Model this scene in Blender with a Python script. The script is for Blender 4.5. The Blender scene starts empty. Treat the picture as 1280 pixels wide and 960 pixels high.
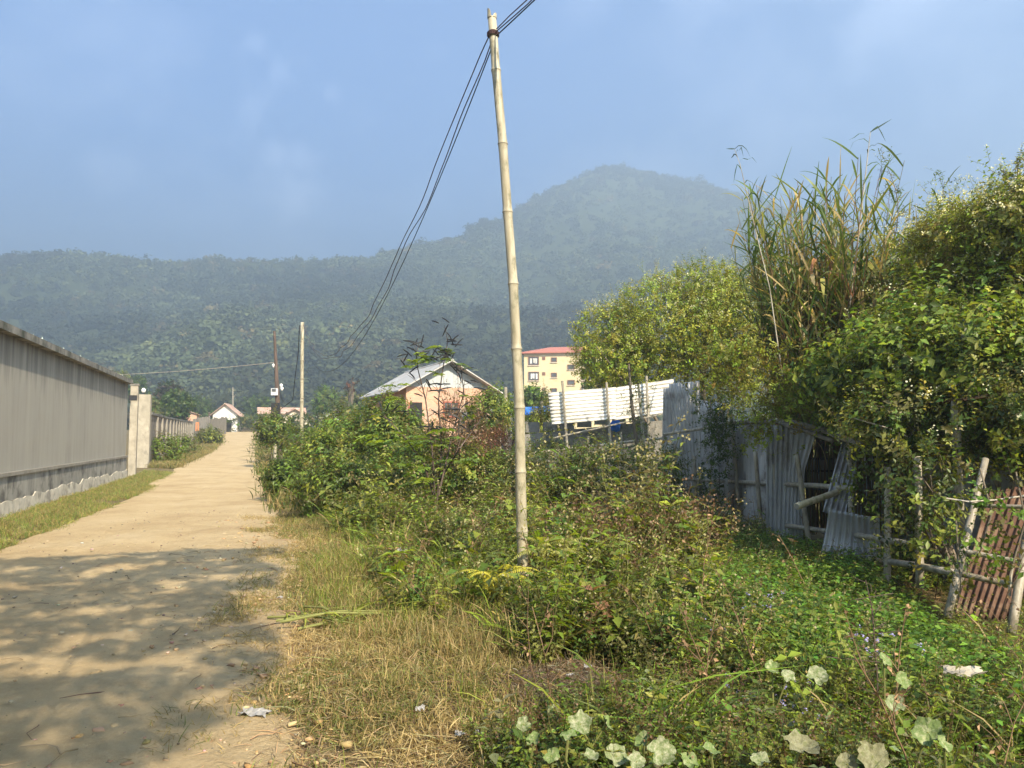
HAZE = 0.0020
HAZE_COL = (.475, .592, .715, 1)
HAZE_G = 0.39
EXPOSURE = 2.55
import bpy, math, random
import numpy as np
from mathutils import Vector

SC = bpy.context.scene
COL = SC.collection
PI = math.pi
rng = np.random.default_rng(7)
random.seed(7)

# ------------------------------------------------------------------ camera
EYE = 1.6
PITCH = math.atan((546 - 480) / 962.0)
cam_d = bpy.data.cameras.new('camera')
cam = bpy.data.objects.new('camera', cam_d)
COL.objects.link(cam)
cam.location = (0, 0, EYE)
cam.rotation_euler = (PI / 2 + PITCH, 0, 0)
cam_d.sensor_width = 36.0
cam_d.lens = 36.0 * 962 / 1280
cam_d.clip_start = 0.05
cam_d.clip_end = 6000
SC.camera = cam


def ray(u, v):
    r, up = (u - 640) / 962.0, (480 - v) / 962.0
    return np.array([r, math.cos(PITCH) - math.sin(PITCH) * up, math.sin(PITCH) + math.cos(PITCH) * up])


def at(u, v, Y):
    d = ray(u, v)
    d = d * (Y / d[1])
    return np.array([d[0], d[1], d[2] + EYE])


def px(p):
    """world points (n,3) -> photo pixels"""
    p = np.atleast_2d(p)
    x, y, z = p[:, 0], p[:, 1], p[:, 2] - EYE
    f = y * math.cos(PITCH) + z * math.sin(PITCH)
    w = -y * math.sin(PITCH) + z * math.cos(PITCH)
    return 640 + 962 * x / f, 480 - 962 * w / f


# ------------------------------------------------------------------ noise
def _hash(ix, iy, s):
    h = (ix.astype(np.int64) * 374761393 + iy.astype(np.int64) * 668265263 + s * 1442695041) & 0x7fffffff
    h = ((h ^ (h >> 13)) * 1274126177) & 0x7fffffff
    return ((h ^ (h >> 16)) & 0xffff) / 65535.0


def vn(x, y, s=0):
    x = np.asarray(x, float); y = np.asarray(y, float)
    ix = np.floor(x); iy = np.floor(y)
    fx = x - ix; fy = y - iy
    fx = fx * fx * (3 - 2 * fx); fy = fy * fy * (3 - 2 * fy)
    ix = ix.astype(np.int64); iy = iy.astype(np.int64)
    a = _hash(ix, iy, s); b = _hash(ix + 1, iy, s); c = _hash(ix, iy + 1, s); d = _hash(ix + 1, iy + 1, s)
    return (a * (1 - fx) + b * fx) * (1 - fy) + (c * (1 - fx) + d * fx) * fy


def fbm(x, y, s=0, o=4):
    t = 0; a = 0.5
    for i in range(o):
        t = t + a * vn(x * 2 ** i, y * 2 ** i, s + i * 17); a *= 0.5
    return t / (1 - 0.5 ** o)


def sstep(a, b, x):
    t = np.clip((x - a) / (b - a), 0, 1)
    return t * t * (3 - 2 * t)


# ------------------------------------------------------------------ objects
def tag(o, label=None, cat=None, group=None, kind=None):
    if label: o['label'] = label
    if cat: o['category'] = cat
    if group: o['group'] = group
    if kind: o['kind'] = kind
    return o


def thing(name, label, cat, loc=(0, 0, 0), group=None):
    o = bpy.data.objects.new(name, None)
    o.empty_display_size = 0.3
    COL.objects.link(o)
    o.location = tuple(float(a) for a in loc)
    return tag(o, label, cat, group)


def root_loc(p):
    while p.parent is not None:
        p = p.parent
    return np.array(p.location)


def link_mesh(me, name, parent=None):
    o = bpy.data.objects.new(name, me)
    COL.objects.link(o)
    if parent is not None:
        o.parent = parent
    return o


def raw_mesh(name, V, F, mat, C=None, smooth=False):
    """V (n,3), F (m,k) all the same k, C (n,3) point colours"""
    me = bpy.data.meshes.new(name)
    V = np.ascontiguousarray(V, np.float32); F = np.ascontiguousarray(F, np.int32)
    m, k = F.shape
    me.vertices.add(len(V)); me.vertices.foreach_set('co', V.ravel())
    me.loops.add(m * k); me.loops.foreach_set('vertex_index', F.ravel())
    me.polygons.add(m); me.polygons.foreach_set('loop_start', np.arange(0, m * k, k, dtype=np.int32))
    if smooth:
        me.polygons.foreach_set('use_smooth', np.ones(m, bool))
    me.update(calc_edges=True)
    if C is not None:
        a = me.color_attributes.new('col', 'FLOAT_COLOR', 'POINT')
        c4 = np.ones((len(V), 4), np.float32); c4[:, :3] = C
        a.data.foreach_set('color', c4.ravel())
    if mat: me.materials.append(mat)
    return me


class MB:
    """collects shapes in world space, links them as one mesh object"""
    def __init__(self): self.v = []; self.f = []

    def add(self, V, F):
        n = len(self.v)
        self.v += [tuple(float(c) for c in p) for p in V]
        self.f += [tuple(int(i) + n for i in q) for q in F]
        return self

    def frame_box(self, o, ax, ay, az):
        """box from corner-centre o with full edge vectors"""
        o, ax, ay, az = (np.array(t, float) for t in (o, ax, ay, az))
        P = [o + sx * ax / 2 + sy * ay / 2 + sz * az / 2 for sz in (-1, 1) for sy in (-1, 1) for sx in (-1, 1)]
        return self.add(P, [(0, 2, 3, 1), (4, 5, 7, 6), (0, 1, 5, 4), (2, 6, 7, 3), (0, 4, 6, 2), (1, 3, 7, 5)])

    def box(self, c, s, rz=0):
        ca, sa = math.cos(rz), math.sin(rz)
        return self.frame_box(c, (s[0] * ca, s[0] * sa, 0), (-s[1] * sa, s[1] * ca, 0), (0, 0, s[2]))

    def prism(self, poly, vec):
        """poly: list of 3d points (planar), extruded along vec"""
        n = len(poly); vec = np.array(vec, float)
        P = [np.array(p, float) for p in poly]; P += [p + vec for p in P]
        F = [tuple(range(n))[::-1], tuple(range(n, 2 * n))]
        F += [(i, (i + 1) % n, n + (i + 1) % n, n + i) for i in range(n)]
        return self.add(P, F)

    def tube(self, pts, rad, n=8, cap=True):
        pts = [np.array(p, float) for p in pts]
        if np.isscalar(rad): rad = [rad] * len(pts)
        ref = None; P = []
        for i, p in enumerate(pts):
            t = pts[min(i + 1, len(pts) - 1)] - pts[max(i - 1, 0)]
            t = t / (np.linalg.norm(t) + 1e-9)
            if ref is None:
                ref = np.array([1.0, 0, 0]) if abs(t[0]) < 0.9 else np.array([0, 1.0, 0])
            b = np.cross(t, ref); b /= np.linalg.norm(b) + 1e-9
            ref = np.cross(b, t)
            for j in range(n):
                a = 2 * PI * j / n
                P.append(p + rad[i] * (math.cos(a) * ref + math.sin(a) * b))
        F = []
        for i in range(len(pts) - 1):
            for j in range(n):
                k = (j + 1) % n
                F.append((i * n + j, i * n + k, (i + 1) * n + k, (i + 1) * n + j))
        if cap:
            F.append(tuple(range(n))[::-1]); F.append(tuple(range((len(pts) - 1) * n, len(pts) * n)))
        return self.add(P, F)

    def bamboo(self, a, b, r0, r1, inter=0.35, n=10, bend=0.0, seed=0):
        """a culm from a to b with node rings"""
        a = np.array(a, float); b = np.array(b, float); L = np.linalg.norm(b - a)
        R = random.Random(seed); d = (b - a) / L
        side = np.cross(d, [0, 1, 0.01]); side /= np.linalg.norm(side)
        pts, rad = [], []
        s = 0.0; nodes = []
        k = R.random() * inter
        while k < L: nodes.append(k); k += inter * R.uniform(0.9, 1.1)
        ts = sorted(set([0, L] + [max(0, min(L, q + e)) for q in nodes for e in (-.035, -.009, 0, .009, .035)] + list(np.linspace(0, L, 7))))
        for t in ts:
            r = r0 + (r1 - r0) * t / L
            q = min([abs(t - x) for x in nodes] + [9])
            r *= 1.14 if q < .004 else (1.04 if q < .012 else 1.0)
            pts.append(a + d * t + side * bend * math.sin(PI * t / L)); rad.append(r)
        return self.tube(pts, rad, n)

    def build(self, name, mat, parent=None, smooth=False):
        me = bpy.data.meshes.new(name)
        off = root_loc(parent) if parent is not None else np.zeros(3)
        me.from_pydata([tuple(np.array(p) - off) for p in self.v], [], self.f)
        if smooth:
            me.polygons.foreach_set('use_smooth', np.ones(len(me.polygons), bool))
        me.update()
        if mat: me.materials.append(mat)
        return link_mesh(me, name, parent)


# ------------------------------------------------------------------ materials
def new_mat(name):
    m = bpy.data.materials.new(name); m.use_nodes = True
    nt = m.node_tree; nt.nodes.clear()
    out = nt.nodes.new('ShaderNodeOutputMaterial')
    return m, nt, out


def N(nt, typ, **kw):
    n = nt.nodes.new(typ)
    for k, v in kw.items():
        if k.startswith('i_'):
            n.inputs[k[2:].replace('_', ' ')].default_value = v
        else:
            setattr(n, k, v)
    return n


def noise(nt, scale, detail=5, rough=0.55, stretch=None, dist=0.0, coord='Object', off=(0, 0, 0)):
    tc = N(nt, 'ShaderNodeTexCoord'); src = tc.outputs[coord]
    mp = N(nt, 'ShaderNodeMapping'); mp.inputs['Scale'].default_value = stretch or (1, 1, 1)
    mp.inputs['Location'].default_value = off
    nt.links.new(src, mp.inputs['Vector'])
    n = N(nt, 'ShaderNodeTexNoise'); n.inputs['Scale'].default_value = scale
    n.inputs['Detail'].default_value = detail; n.inputs['Roughness'].default_value = rough; n.inputs['Distortion'].default_value = dist
    nt.links.new(mp.outputs['Vector'], n.inputs['Vector'])
    return n.outputs['Fac']


def ramp(nt, fac, stops):
    r = N(nt, 'ShaderNodeValToRGB'); el = r.color_ramp.elements
    while len(el) < len(stops): el.new(0.5)
    for e, (p, c) in zip(el, stops):
        e.position = p; e.color = (*c, 1) if len(c) == 3 else c
    nt.links.new(fac, r.inputs['Fac'])
    return r.outputs['Color']


def mixc(nt, fac, a, b, mode='MIX'):
    m = N(nt, 'ShaderNodeMix', data_type='RGBA', blend_type=mode)
    for sock, v in ((m.inputs[0], fac), (m.inputs[6], a), (m.inputs[7], b)):
        if hasattr(v, 'links'): nt.links.new(v, sock)
        elif np.isscalar(v): sock.default_value = v
        else: sock.default_value = (*v, 1)
    return m.outputs[2]


def bump(nt, h, strength=0.5, dist=0.02):
    b = N(nt, 'ShaderNodeBump'); b.inputs['Strength'].default_value = strength; b.inputs['Distance'].default_value = dist
    nt.links.new(h, b.inputs['Height'])
    return b.outputs['Normal']


def surf(nt, out, color, rough=0.8, normal=None, metal=0.0, spec=0.3):
    p = N(nt, 'ShaderNodeBsdfPrincipled')
    for sock, v in ((p.inputs['Base Color'], color), (p.inputs['Roughness'], rough), (p.inputs['Metallic'], metal)):
        if hasattr(v, 'links'): nt.links.new(v, sock)
        elif np.isscalar(v): sock.default_value = v
        else: sock.default_value = (*v, 1)
    p.inputs['Specular IOR Level'].default_value = spec
    if normal is not None: nt.links.new(normal, p.inputs['Normal'])
    nt.links.new(p.outputs[0], out.inputs['Surface'])
    return p


def simple_mat(name, c1, c2, scale=3, stretch=None, rough=0.85, bs=0.3, bd=0.01, metal=0.0, spec=0.3, lo=.3, hi=.7, c3=None, scale3=1.0, stretch3=None, lo3=.5, hi3=.65):
    m, nt, out = new_mat(name)
    f = noise(nt, scale, 6, 0.6, stretch)
    c = ramp(nt, f, [(lo, c1), (hi, c2)])
    if c3 is not None:
        g = noise(nt, scale3, 6, 0.65, stretch3, off=(3, 7, 1))
        k = ramp(nt, g, [(lo3, (0, 0, 0)), (hi3, (1, 1, 1))])
        c = mixc(nt, k, c, c3)
    surf(nt, out, c, rough, bump(nt, f, bs, bd), metal, spec)
    return m


def leaf_material(name, trans=0.35, rough=0.45, spec=0.35):
    m, nt, out = new_mat(name)
    at_ = N(nt, 'ShaderNodeAttribute', attribute_name='col')
    p = N(nt, 'ShaderNodeBsdfPrincipled')
    nt.links.new(at_.outputs['Color'], p.inputs['Base Color'])
    p.inputs['Roughness'].default_value = rough; p.inputs['Specular IOR Level'].default_value = spec
    if trans > 0:
        t = N(nt, 'ShaderNodeBsdfTranslucent')
        tc = mixc(nt, 1.0, at_.outputs['Color'], (1.6, 1.4, 0.5), 'MULTIPLY')
        nt.links.new(tc, t.inputs['Color'])
        mx = N(nt, 'ShaderNodeMixShader'); mx.inputs[0].default_value = trans
        nt.links.new(p.outputs[0], mx.inputs[1]); nt.links.new(t.outputs[0], mx.inputs[2])
        nt.links.new(mx.outputs[0], out.inputs['Surface'])
    else:
        nt.links.new(p.outputs[0], out.inputs['Surface'])
    return m


M = {}
M['leaf'] = leaf_material('leaf', 0.42)
M['grass'] = leaf_material('grass_blade', 0.3, 0.55, 0.25)
M['dry'] = leaf_material('dry_plant', 0.15, 0.8, 0.1)
M['forest'] = leaf_material('forest_leaf', 0.0, 0.8, 0.1)
M['bark'] = simple_mat('bark', (.09, .07, .05), (.22, .18, .13), 6, (1, 1, .25), bs=.6, bd=.02)
M['bamboo'] = None
M['wood_grey'] = simple_mat('weathered_wood', (.12, .105, .085), (.33, .29, .23), 8, (1, 1, .15), bs=.5, bd=.006)
M['wood_dark'] = simple_mat('dark_wood', (.05, .035, .028), (.14, .10, .08), 8, (1, 1, .15), bs=.4, bd=.006)


def bamboo_mat(name, a, b, c, stain):
    m, nt, out = new_mat(name)
    f = noise(nt, 5, 6, .6, (3, 3, .35))
    col = ramp(nt, f, [(.28, a), (.5, b), (.72, c)])
    g = noise(nt, 9, 6, .7, (1, 1, .5), off=(5, 1, 2))
    k = ramp(nt, g, [(.52, (0, 0, 0)), (.66, (1, 1, 1))])
    col = mixc(nt, k, col, stain)
    surf(nt, out, col, .5, bump(nt, f, .2, .004), 0, .35)
    return m


M['bamboo'] = bamboo_mat('bamboo', (.36, .29, .17), (.52, .44, .28), (.63, .56, .40), (.28, .25, .13))
M['bamboo_old'] = bamboo_mat('old_bamboo', (.21, .18, .135), (.34, .30, .23), (.46, .41, .32), (.15, .13, .10))
# ------------------------------------------------------------------ terrain
def gz_far(y):
    return np.interp(y, [-3000, 30, 50, 70, 90, 115, 135, 200, 400, 3000], [0, 0, .22, .55, .95, 2.0, 2.9, 4.0, 5.0, 5.0])


RXR = ([-40, 2, 3.72, 5.06, 7.19, 10.7, 16.4, 28.5, 40, 60, 90, 130, 140], [0.5, -.9, -1.15, -1.7, -2.2, -3.1, -5.2, -9.3, -13.2, -19.9, -29.5, -41, -44])
RXL = ([-40, 2, 9, 10.7, 14, 18, 23, 26, 30, 35, 39, 60, 90, 110, 130, 140], [-3.5, -5.2, -6.9, -7.3, -8.1, -9.3, -10.9, -12.3, -13.6, -15.3, -17.0, -23.6, -34.2, -41.5, -49.0, -54])


def xr(y): return np.interp(y, *RXR)
def xl(y): return np.interp(y, *RXL)


def gz(x, y):
    x = np.asarray(x, float); y = np.asarray(y, float)
    z = gz_far(y)
    d = x - xr(y)
    near = sstep(60, 30, y)
    z = z + near * (0.05 * sstep(0, .8, d) - 0.16 * sstep(2.0, 3.6, d) - 0.15 * sstep(4.2, 6.5, d))
    z = z + near * 0.10 * (fbm(x * .45, y * .45, 3) - .5) * sstep(-.2, 1.0, d)
    z = z + near * .03 * (fbm(x * 2.1, y * 2.1, 9, 3) - .5)
    # left verge rises slightly to the wall
    z = z + near * 0.06 * sstep(0, 1.0, xl(y) - x)
    return z


def axis(lo, hi, fine_lo, fine_hi, fine, growth=1.18):
    a = list(np.arange(fine_lo, fine_hi, fine))
    s = fine; p = a[-1]
    while p < hi: s *= growth; p += s; a.append(min(p, hi))
    s = fine; p = a[0]; b = []
    while p > lo: s *= growth; p -= s; b.append(max(p, lo))
    return np.array(b[::-1] + a)


def grid_mesh(name, X, Y, zf, mat, smooth=True):
    gx, gy = np.meshgrid(X, Y)
    V = np.stack([gx.ravel(), gy.ravel(), zf(gx.ravel(), gy.ravel())], 1)
    nx, ny = len(X), len(Y)
    i = (np.arange(ny - 1)[:, None] * nx + np.arange(nx - 1)[None, :]).ravel()
    F = np.stack([i, i + 1, i + nx + 1, i + nx], 1)
    return raw_mesh(name, V, F, mat, smooth=smooth)


# soil
def soil_mat():
    m, nt, out = new_mat('soil')
    f = noise(nt, 1.3, 8, .65); g = noise(nt, 14, 6, .7)
    c = ramp(nt, f, [(.35, (.10, .075, .04)), (.5, (.17, .125, .065)), (.65, (.25, .19, .10))])
    c = mixc(nt, ramp(nt, g, [(.45, (0, 0, 0)), (.6, (1, 1, 1))]), c, (.15, .12, .055))
    surf(nt, out, c, .95, bump(nt, g, .8, .03), 0, .1)
    return m


def road_mat():
    m, nt, out = new_mat('dirt_road')
    f = noise(nt, .7, 8, .6)
    c = ramp(nt, f, [(.3, (.41, .29, .155)), (.5, (.50, .37, .205)), (.72, (.56, .43, .255))])
    g = noise(nt, 4.5, 8, .72, off=(4, 2, 0))
    c = mixc(nt, ramp(nt, g, [(.5, (0, 0, 0)), (.75, (.6, .6, .6))]), c, (.34, .24, .13))
    h = noise(nt, 45, 4, .7)
    c = mixc(nt, ramp(nt, h, [(.52, (0, 0, 0)), (.72, (.5, .5, .5))]), c, (.60, .47, .29))
    hb = noise(nt, 11, 8, .75)
    surf(nt, out, c, .95, bump(nt, hb, .95, .06), 0, .1)
    return m


M['soil'] = soil_mat(); M['road'] = road_mat()

gX = axis(-1600, 1600, -12, 9, .22); gY = axis(-1500, 1600, 1, 26, .22)
ground = link_mesh(grid_mesh('ground', gX, gY, lambda x, y: gz(x, y) - .03 * (np.abs(y) < 80) - .4 * (y > 145) , M['soil']), 'ground')
tag(ground, 'brown earth ground with thin dry litter under the weeds', 'ground', kind='structure')

# road: strip between the two edges, its rims dipping under the verge
ys = np.concatenate([np.arange(-16, 2.5, .35), np.arange(2.5, 16, .085), np.arange(16, 40, .3), np.arange(40, 142, 1.5)])
nt_ = 90
T = np.linspace(0, 1, nt_)
yy = np.repeat(ys, nt_); tt = np.tile(T, len(ys))
wob = .22 * (fbm(yy * 1.3, yy * 0 + 2.2, 5) - .5)
x0 = xl(yy) - .25 + wob; x1 = xr(yy) + .45 + .5 * (fbm(yy * 1.1, yy * 0 + 8.2, 6) - .5)
xx = x0 + (x1 - x0) * tt
edge = np.minimum(tt * (x1 - x0), (1 - tt) * (x1 - x0))
zz = gz_far(yy) + .03 - .14 * np.exp(-(edge / .22) ** 2)
nearw = sstep(18, 9, yy)
# wheel tracks and small lumps
track = np.zeros_like(xx)
for c0 in (-5.6, -4.0, -2.9):
    cc = c0 - .28 * (yy - 4) + .15 * np.sin(yy * .7 + c0)
    track += -.022 * np.exp(-((xx - cc) / .22) ** 2)
zz = zz + track * sstep(-6, 3, yy) + nearw * (.07 * (fbm(xx * 1.6, yy * 1.6, 21, 4) - .5) + .034 * (fbm(xx * 5, yy * 5, 31, 3) - .5) * (.4 + 1.4 * np.exp(-edge / .9)))
nr = len(ys)
ii = (np.arange(nr - 1)[:, None] * nt_ + np.arange(nt_ - 1)[None, :]).ravel()
road = link_mesh(raw_mesh('road', np.stack([xx, yy, zz], 1), np.stack([ii, ii + 1, ii + nt_ + 1, ii + nt_], 1), M['road'], smooth=True), 'road')
tag(road, 'sandy dirt road running beside the wall towards the far houses', 'road', kind='structure')


def road_z(x, y): return gz_far(y) + .03


# ------------------------------------------------------------------ hills
RU = [-900, -300, -120, 0, 60, 130, 200, 260, 330, 400, 450, 520, 570, 600, 625, 660, 700, 722, 742, 756, 782, 800, 830, 850, 872, 892, 920, 1000, 1100, 1300, 1700, 2400]
RV = [345, 330, 322, 317, 313, 319, 327, 319, 322, 322, 318, 301, 293, 268, 267, 245, 223, 214, 206, 199, 197, 203, 209, 215, 217, 222, 231, 256, 290, 335, 350, 360]
AZ = np.radians(np.linspace(-58, 58, 330))


def hill_profile(a):
    """azimuth -> ridge distance, ridge height"""
    u = 640 + 962 * np.tan(np.clip(a, -1.03, 1.03))
    v = np.interp(u, RU, RV) + 5
    el = np.arctan((546 - v) / 962 * np.cos(a) * 1.004)
    D = np.interp(u, [-900, 0, 300, 560, 780, 1000, 1500], [720, 720, 650, 690, 930, 900, 760])
    return D, D * np.tan(el) + EYE


TT = np.concatenate([np.linspace(0, 1, 110), np.linspace(1.04, 1.65, 18)])
R0 = 185.0


def hill_z(a, r):
    D, H = hill_profile(a)
    t = (r - R0) / (D - R0)
    base = 1.0
    tc = np.clip(t, 0, 1)
    s = .62 * tc ** 1.25 + .38 * tc ** 2.2
    x, y = r * np.sin(a), r * np.cos(a)
    spur = (fbm(x / 110 + 3, y / 190, 41, 4) - .5) * 55 * np.sin(PI * tc) ** .8
    z = base + (H - base) * s + spur * np.minimum(1, tc * 3)
    z = np.where(t > 1, base + (H - base) * (1 - .55 * (t - 1) / .65) + 0 * z, z)
    return np.maximum(z, -2 + 3 * tc)


aa, tt2 = np.meshgrid(AZ, TT)
DD, HH = hill_profile(aa)
rr = R0 + (DD - R0) * tt2
hz = hill_z(aa, rr)
V = np.stack([(rr * np.sin(aa)).ravel(), (rr * np.cos(aa)).ravel(), hz.ravel()], 1)
na = len(AZ); nt2 = len(TT)
ii = (np.arange(nt2 - 1)[:, None] * na + np.arange(na - 1)[None, :]).ravel()
M['hill'] = simple_mat('hill_soil', (.030, .040, .016), (.06, .07, .028), .03, rough=.95, bs=0, spec=.05)
hill = link_mesh(raw_mesh('hills', V, np.stack([ii, ii + 1, ii + na + 1, ii + na], 1), M['hill'], smooth=True), 'hills')
tag(hill, 'long green hill with a rounded peak fading into haze', 'hill', kind='structure')


# ------------------------------------------------------------------ scatter machinery
class TPL:
    """V (n,3), F (m,4), mul (n,) colour factor, fix (n,3) or nan: fixed colour"""
    def __init__(self): self.V = []; self.F = []; self.mul = []; self.fix = []; self.n = 0

    def add(self, V, F, mul=1.0, fix=None):
        V = np.asarray(V, float)
        self.V.append(V); self.F.append(np.asarray(F, int) + self.n); self.n += len(V)
        self.mul.append(np.full(len(V), mul) if np.isscalar(mul) else np.asarray(mul, float))
        self.fix.append(np.full((len(V), 3), np.nan) if fix is None else np.tile(np.asarray(fix, float), (len(V), 1)))
        return self

    def done(self):
        self.V = np.concatenate(self.V); self.F = np.concatenate(self.F)
        self.mul = np.concatenate(self.mul); self.fix = np.concatenate(self.fix)
        return self


def frames(d, roll):
    """z axis along d, spun by roll -> (k,3,3) columns x,y,z"""
    d = d / (np.linalg.norm(d, axis=1, keepdims=True) + 1e-9)
    ref = np.where(np.abs(d[:, 2:3]) < .95, np.array([[0, 0, 1.0]]), np.array([[0, 1.0, 0]]))
    x = np.cross(ref, d); x /= np.linalg.norm(x, axis=1, keepdims=True) + 1e-9
    y = np.cross(d, x)
    c, s = np.cos(roll)[:, None], np.sin(roll)[:, None]
    x2 = c * x + s * y; y2 = -s * x + c * y
    return np.stack([x2, y2, d], 2)


class Scatter:
    def __init__(self): self.V = []; self.F = []; self.C = []; self.n = 0

    def put(self, tpls, pos, d, scale, col, roll=None, r=None):
        r = r or rng
        pos = np.atleast_2d(pos); k = len(pos)
        if k == 0: return self
        d = np.broadcast_to(np.asarray(d, float), (k, 3)); col = np.broadcast_to(np.asarray(col, float), (k, 3))
        scale = np.broadcast_to(np.asarray(scale, float), (k,))
        roll = r.uniform(0, 2 * PI, k) if roll is None else np.broadcast_to(roll, (k,))
        R = frames(d, roll) * scale[:, None, None]
        which = r.integers(0, len(tpls), k)
        for j, t in enumerate(tpls):
            m = which == j; q = int(m.sum())
            if not q: continue
            V = np.einsum('kij,nj->kni', R[m], t.V) + pos[m][:, None, :]
            C = col[m][:, None, :] * t.mul[None, :, None]
            fx = ~np.isnan(t.fix[:, 0])
            if fx.any(): C[:, fx, :] = t.fix[fx][None] * (.75 + .5 * r.random((q, 1, 1)))
            F = t.F[None] + (np.arange(q) * len(t.V))[:, None, None] + self.n
            self.V.append(V.reshape(-1, 3)); self.C.append(C.reshape(-1, 3)); self.F.append(F.reshape(-1, 4))
            self.n += q * len(t.V)
        return self

    def build(self, name, mat, parent=None):
        V = np.concatenate(self.V)
        if parent is not None: V = V - root_loc(parent)[None]
        me = raw_mesh(name, V, np.concatenate(self.F), mat, np.concatenate(self.C))
        return link_mesh(me, name, parent)


def rot_to(d):
    d = np.asarray(d, float)
    return frames(d[None], np.zeros(1))[0]


LEAF_V = np.array([(0, 0, 0), (-.5, .42, .10), (0, .45, 0), (.5, .42, .10), (0, 1, -.12)], float)
LEAF_F = np.array([(0, 2, 4, 1), (0, 3, 4, 2)])


def leaf_at(t, p, d, up, L, W, mul=1.0, fix=None):
    """one folded leaf at p, growing along d, face towards up"""
    d = np.asarray(d, float); d = d / np.linalg.norm(d)
    x = np.cross(d, up); nx = np.linalg.norm(x)
    x = x / nx if nx > 1e-4 else np.array([1.0, 0, 0])
    z = np.cross(x, d)
    V = LEAF_V[:, :1] * W * x + LEAF_V[:, 1:2] * L * d + LEAF_V[:, 2:3] * L * z
    t.add(V + p, LEAF_F, mul, fix)


def stem(t, pts, r0, r1, mul=1.0, fix=None, n=3):
    pts = [np.array(p, float) for p in pts]; k = len(pts); P = []
    for i, p in enumerate(pts):
        d = pts[min(i + 1, k - 1)] - pts[max(i - 1, 0)]
        R = rot_to(d / (np.linalg.norm(d) + 1e-9))
        r = r0 + (r1 - r0) * i / max(1, k - 1)
        for j in range(n):
            a = 2 * PI * j / n
            P.append(p + r * (math.cos(a) * R[:, 0] + math.sin(a) * R[:, 1]))
    F = [(i * n + j, i * n + (j + 1) % n, (i + 1) * n + (j + 1) % n, (i + 1) * n + j) for i in range(k - 1) for j in range(n)]
    t.add(P, F, mul, fix)


def strip(t, pts, w, up, mul=1.0, fix=None, taper=True, wend=.08):
    """a blade: a ribbon along pts; width w in the middle, thin at the tip"""
    pts = np.array(pts, float); k = len(pts); P = []
    for i in range(k):
        d = pts[min(i + 1, k - 1)] - pts[max(i - 1, 0)]
        x = np.cross(d, up); x = x / (np.linalg.norm(x) + 1e-9)
        s = i / (k - 1)
        ww = w * (min(1, .55 + 1.5 * s) * (1 - s ** 2.2) + wend * s) if taper else w
        P += [pts[i] - x * ww / 2, pts[i] + x * ww / 2]
    F = [(2 * i, 2 * i + 1, 2 * i + 3, 2 * i + 2) for i in range(k - 1)]
    mm = mul if np.isscalar(mul) else np.repeat(mul, 2)
    t.add(P, F, mm, fix)


# ------------------------------------------------------------------ forest on the hills: far-off, one mass
def crown_tpl(seed, nq, lobes=5):
    r = np.random.default_rng(seed); t = TPL()
    cen = np.concatenate([[[0, 0, .55]], np.stack([r.uniform(-.5, .5, lobes), r.uniform(-.5, .5, lobes), r.uniform(.35, .95, lobes)], 1)])
    rad = np.concatenate([[.62], r.uniform(.3, .5, lobes)])
    for _ in range(nq):
        k = r.integers(0, len(cen)); d = r.normal(size=3); d[2] = d[2] * .8 + .25; d /= np.linalg.norm(d)
        p = cen[k] + d * rad[k] * r.uniform(.75, 1.1) * np.array([1, 1, .85])
        nrm = d + r.normal(size=3) * .55; R = rot_to(nrm / np.linalg.norm(nrm)); s = r.uniform(.07, .17)
        e = r.uniform(.5, 1)
        q = [p + R[:, 0] * s * a + R[:, 1] * s * b * e for a, b in ((-1, -.3), (.2, -1), (1, .4), (-.3, 1))]
        t.add(q, [(0, 1, 2, 3)], r.uniform(.7, 1.25))
    return t.done()


near_cr = [crown_tpl(100 + i, 230) for i in range(6)]
far_cr = [crown_tpl(200 + i, 90) for i in range(6)]
fs = Scatter()
fr = np.random.default_rng(11)
# sample by screen so that near and far slopes fill evenly; azimuth wider than the frame
def forest_points(n, t0, t1, pw):
    a = np.radians(fr.uniform(-50, 50, n)); t = t0 + (t1 - t0) * fr.random(n) ** pw
    D, H = hill_profile(a); r = R0 + (D - R0) * t
    return a, r, t
def forest(n, t0, t1, pw, tpls, s0, s1):
    a, r, t = forest_points(n, t0, t1, pw)
    z = hill_z(a, r); x, y = r * np.sin(a), r * np.cos(a)
    big = fbm(x / 70, y / 70, 61, 3)
    hue = fbm(x / 45 + 9, y / 45, 71, 3)
    sc = (s0 + (s1 - s0) * fr.random(n) ** 2.2) * (.75 + .5 * big)
    g = np.stack([.042 + .026 * hue, .056 + .022 * hue, .026 + .008 * hue], 1) * (.55 + .9 * fr.random((n, 1))) * (.55 + .9 * sstep(.3, .7, fbm(x / 130 + 5, y / 130, 81, 3)))[:, None]
    ye = fr.random(n) < .06
    g[ye] = g[ye] * np.array([1.6, 1.45, 1.1])
    br = fr.random(n) < .06
    g[br] = g[br] * np.array([1.8, 1.2, 1.1])
    d = np.stack([fr.normal(0, .06, n), fr.normal(0, .06, n), np.ones(n)], 1)
    fs.put(tpls, np.stack([x, y, z - sc * .25], 1), d, sc, g, r=fr)
forest(5600, 0.0, .30, .9, near_cr, 2.2, 7.5)
forest(10500, .25, 1.0, .8, far_cr, 2.8, 9.0)
forest(2600, .93, 1.01, 1, far_cr, 3.0, 5.5)
fo = fs.build('forest', M['forest'])
tag(fo, 'dense mixed forest covering the hazy hillside', 'forest', kind='stuff')
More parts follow.
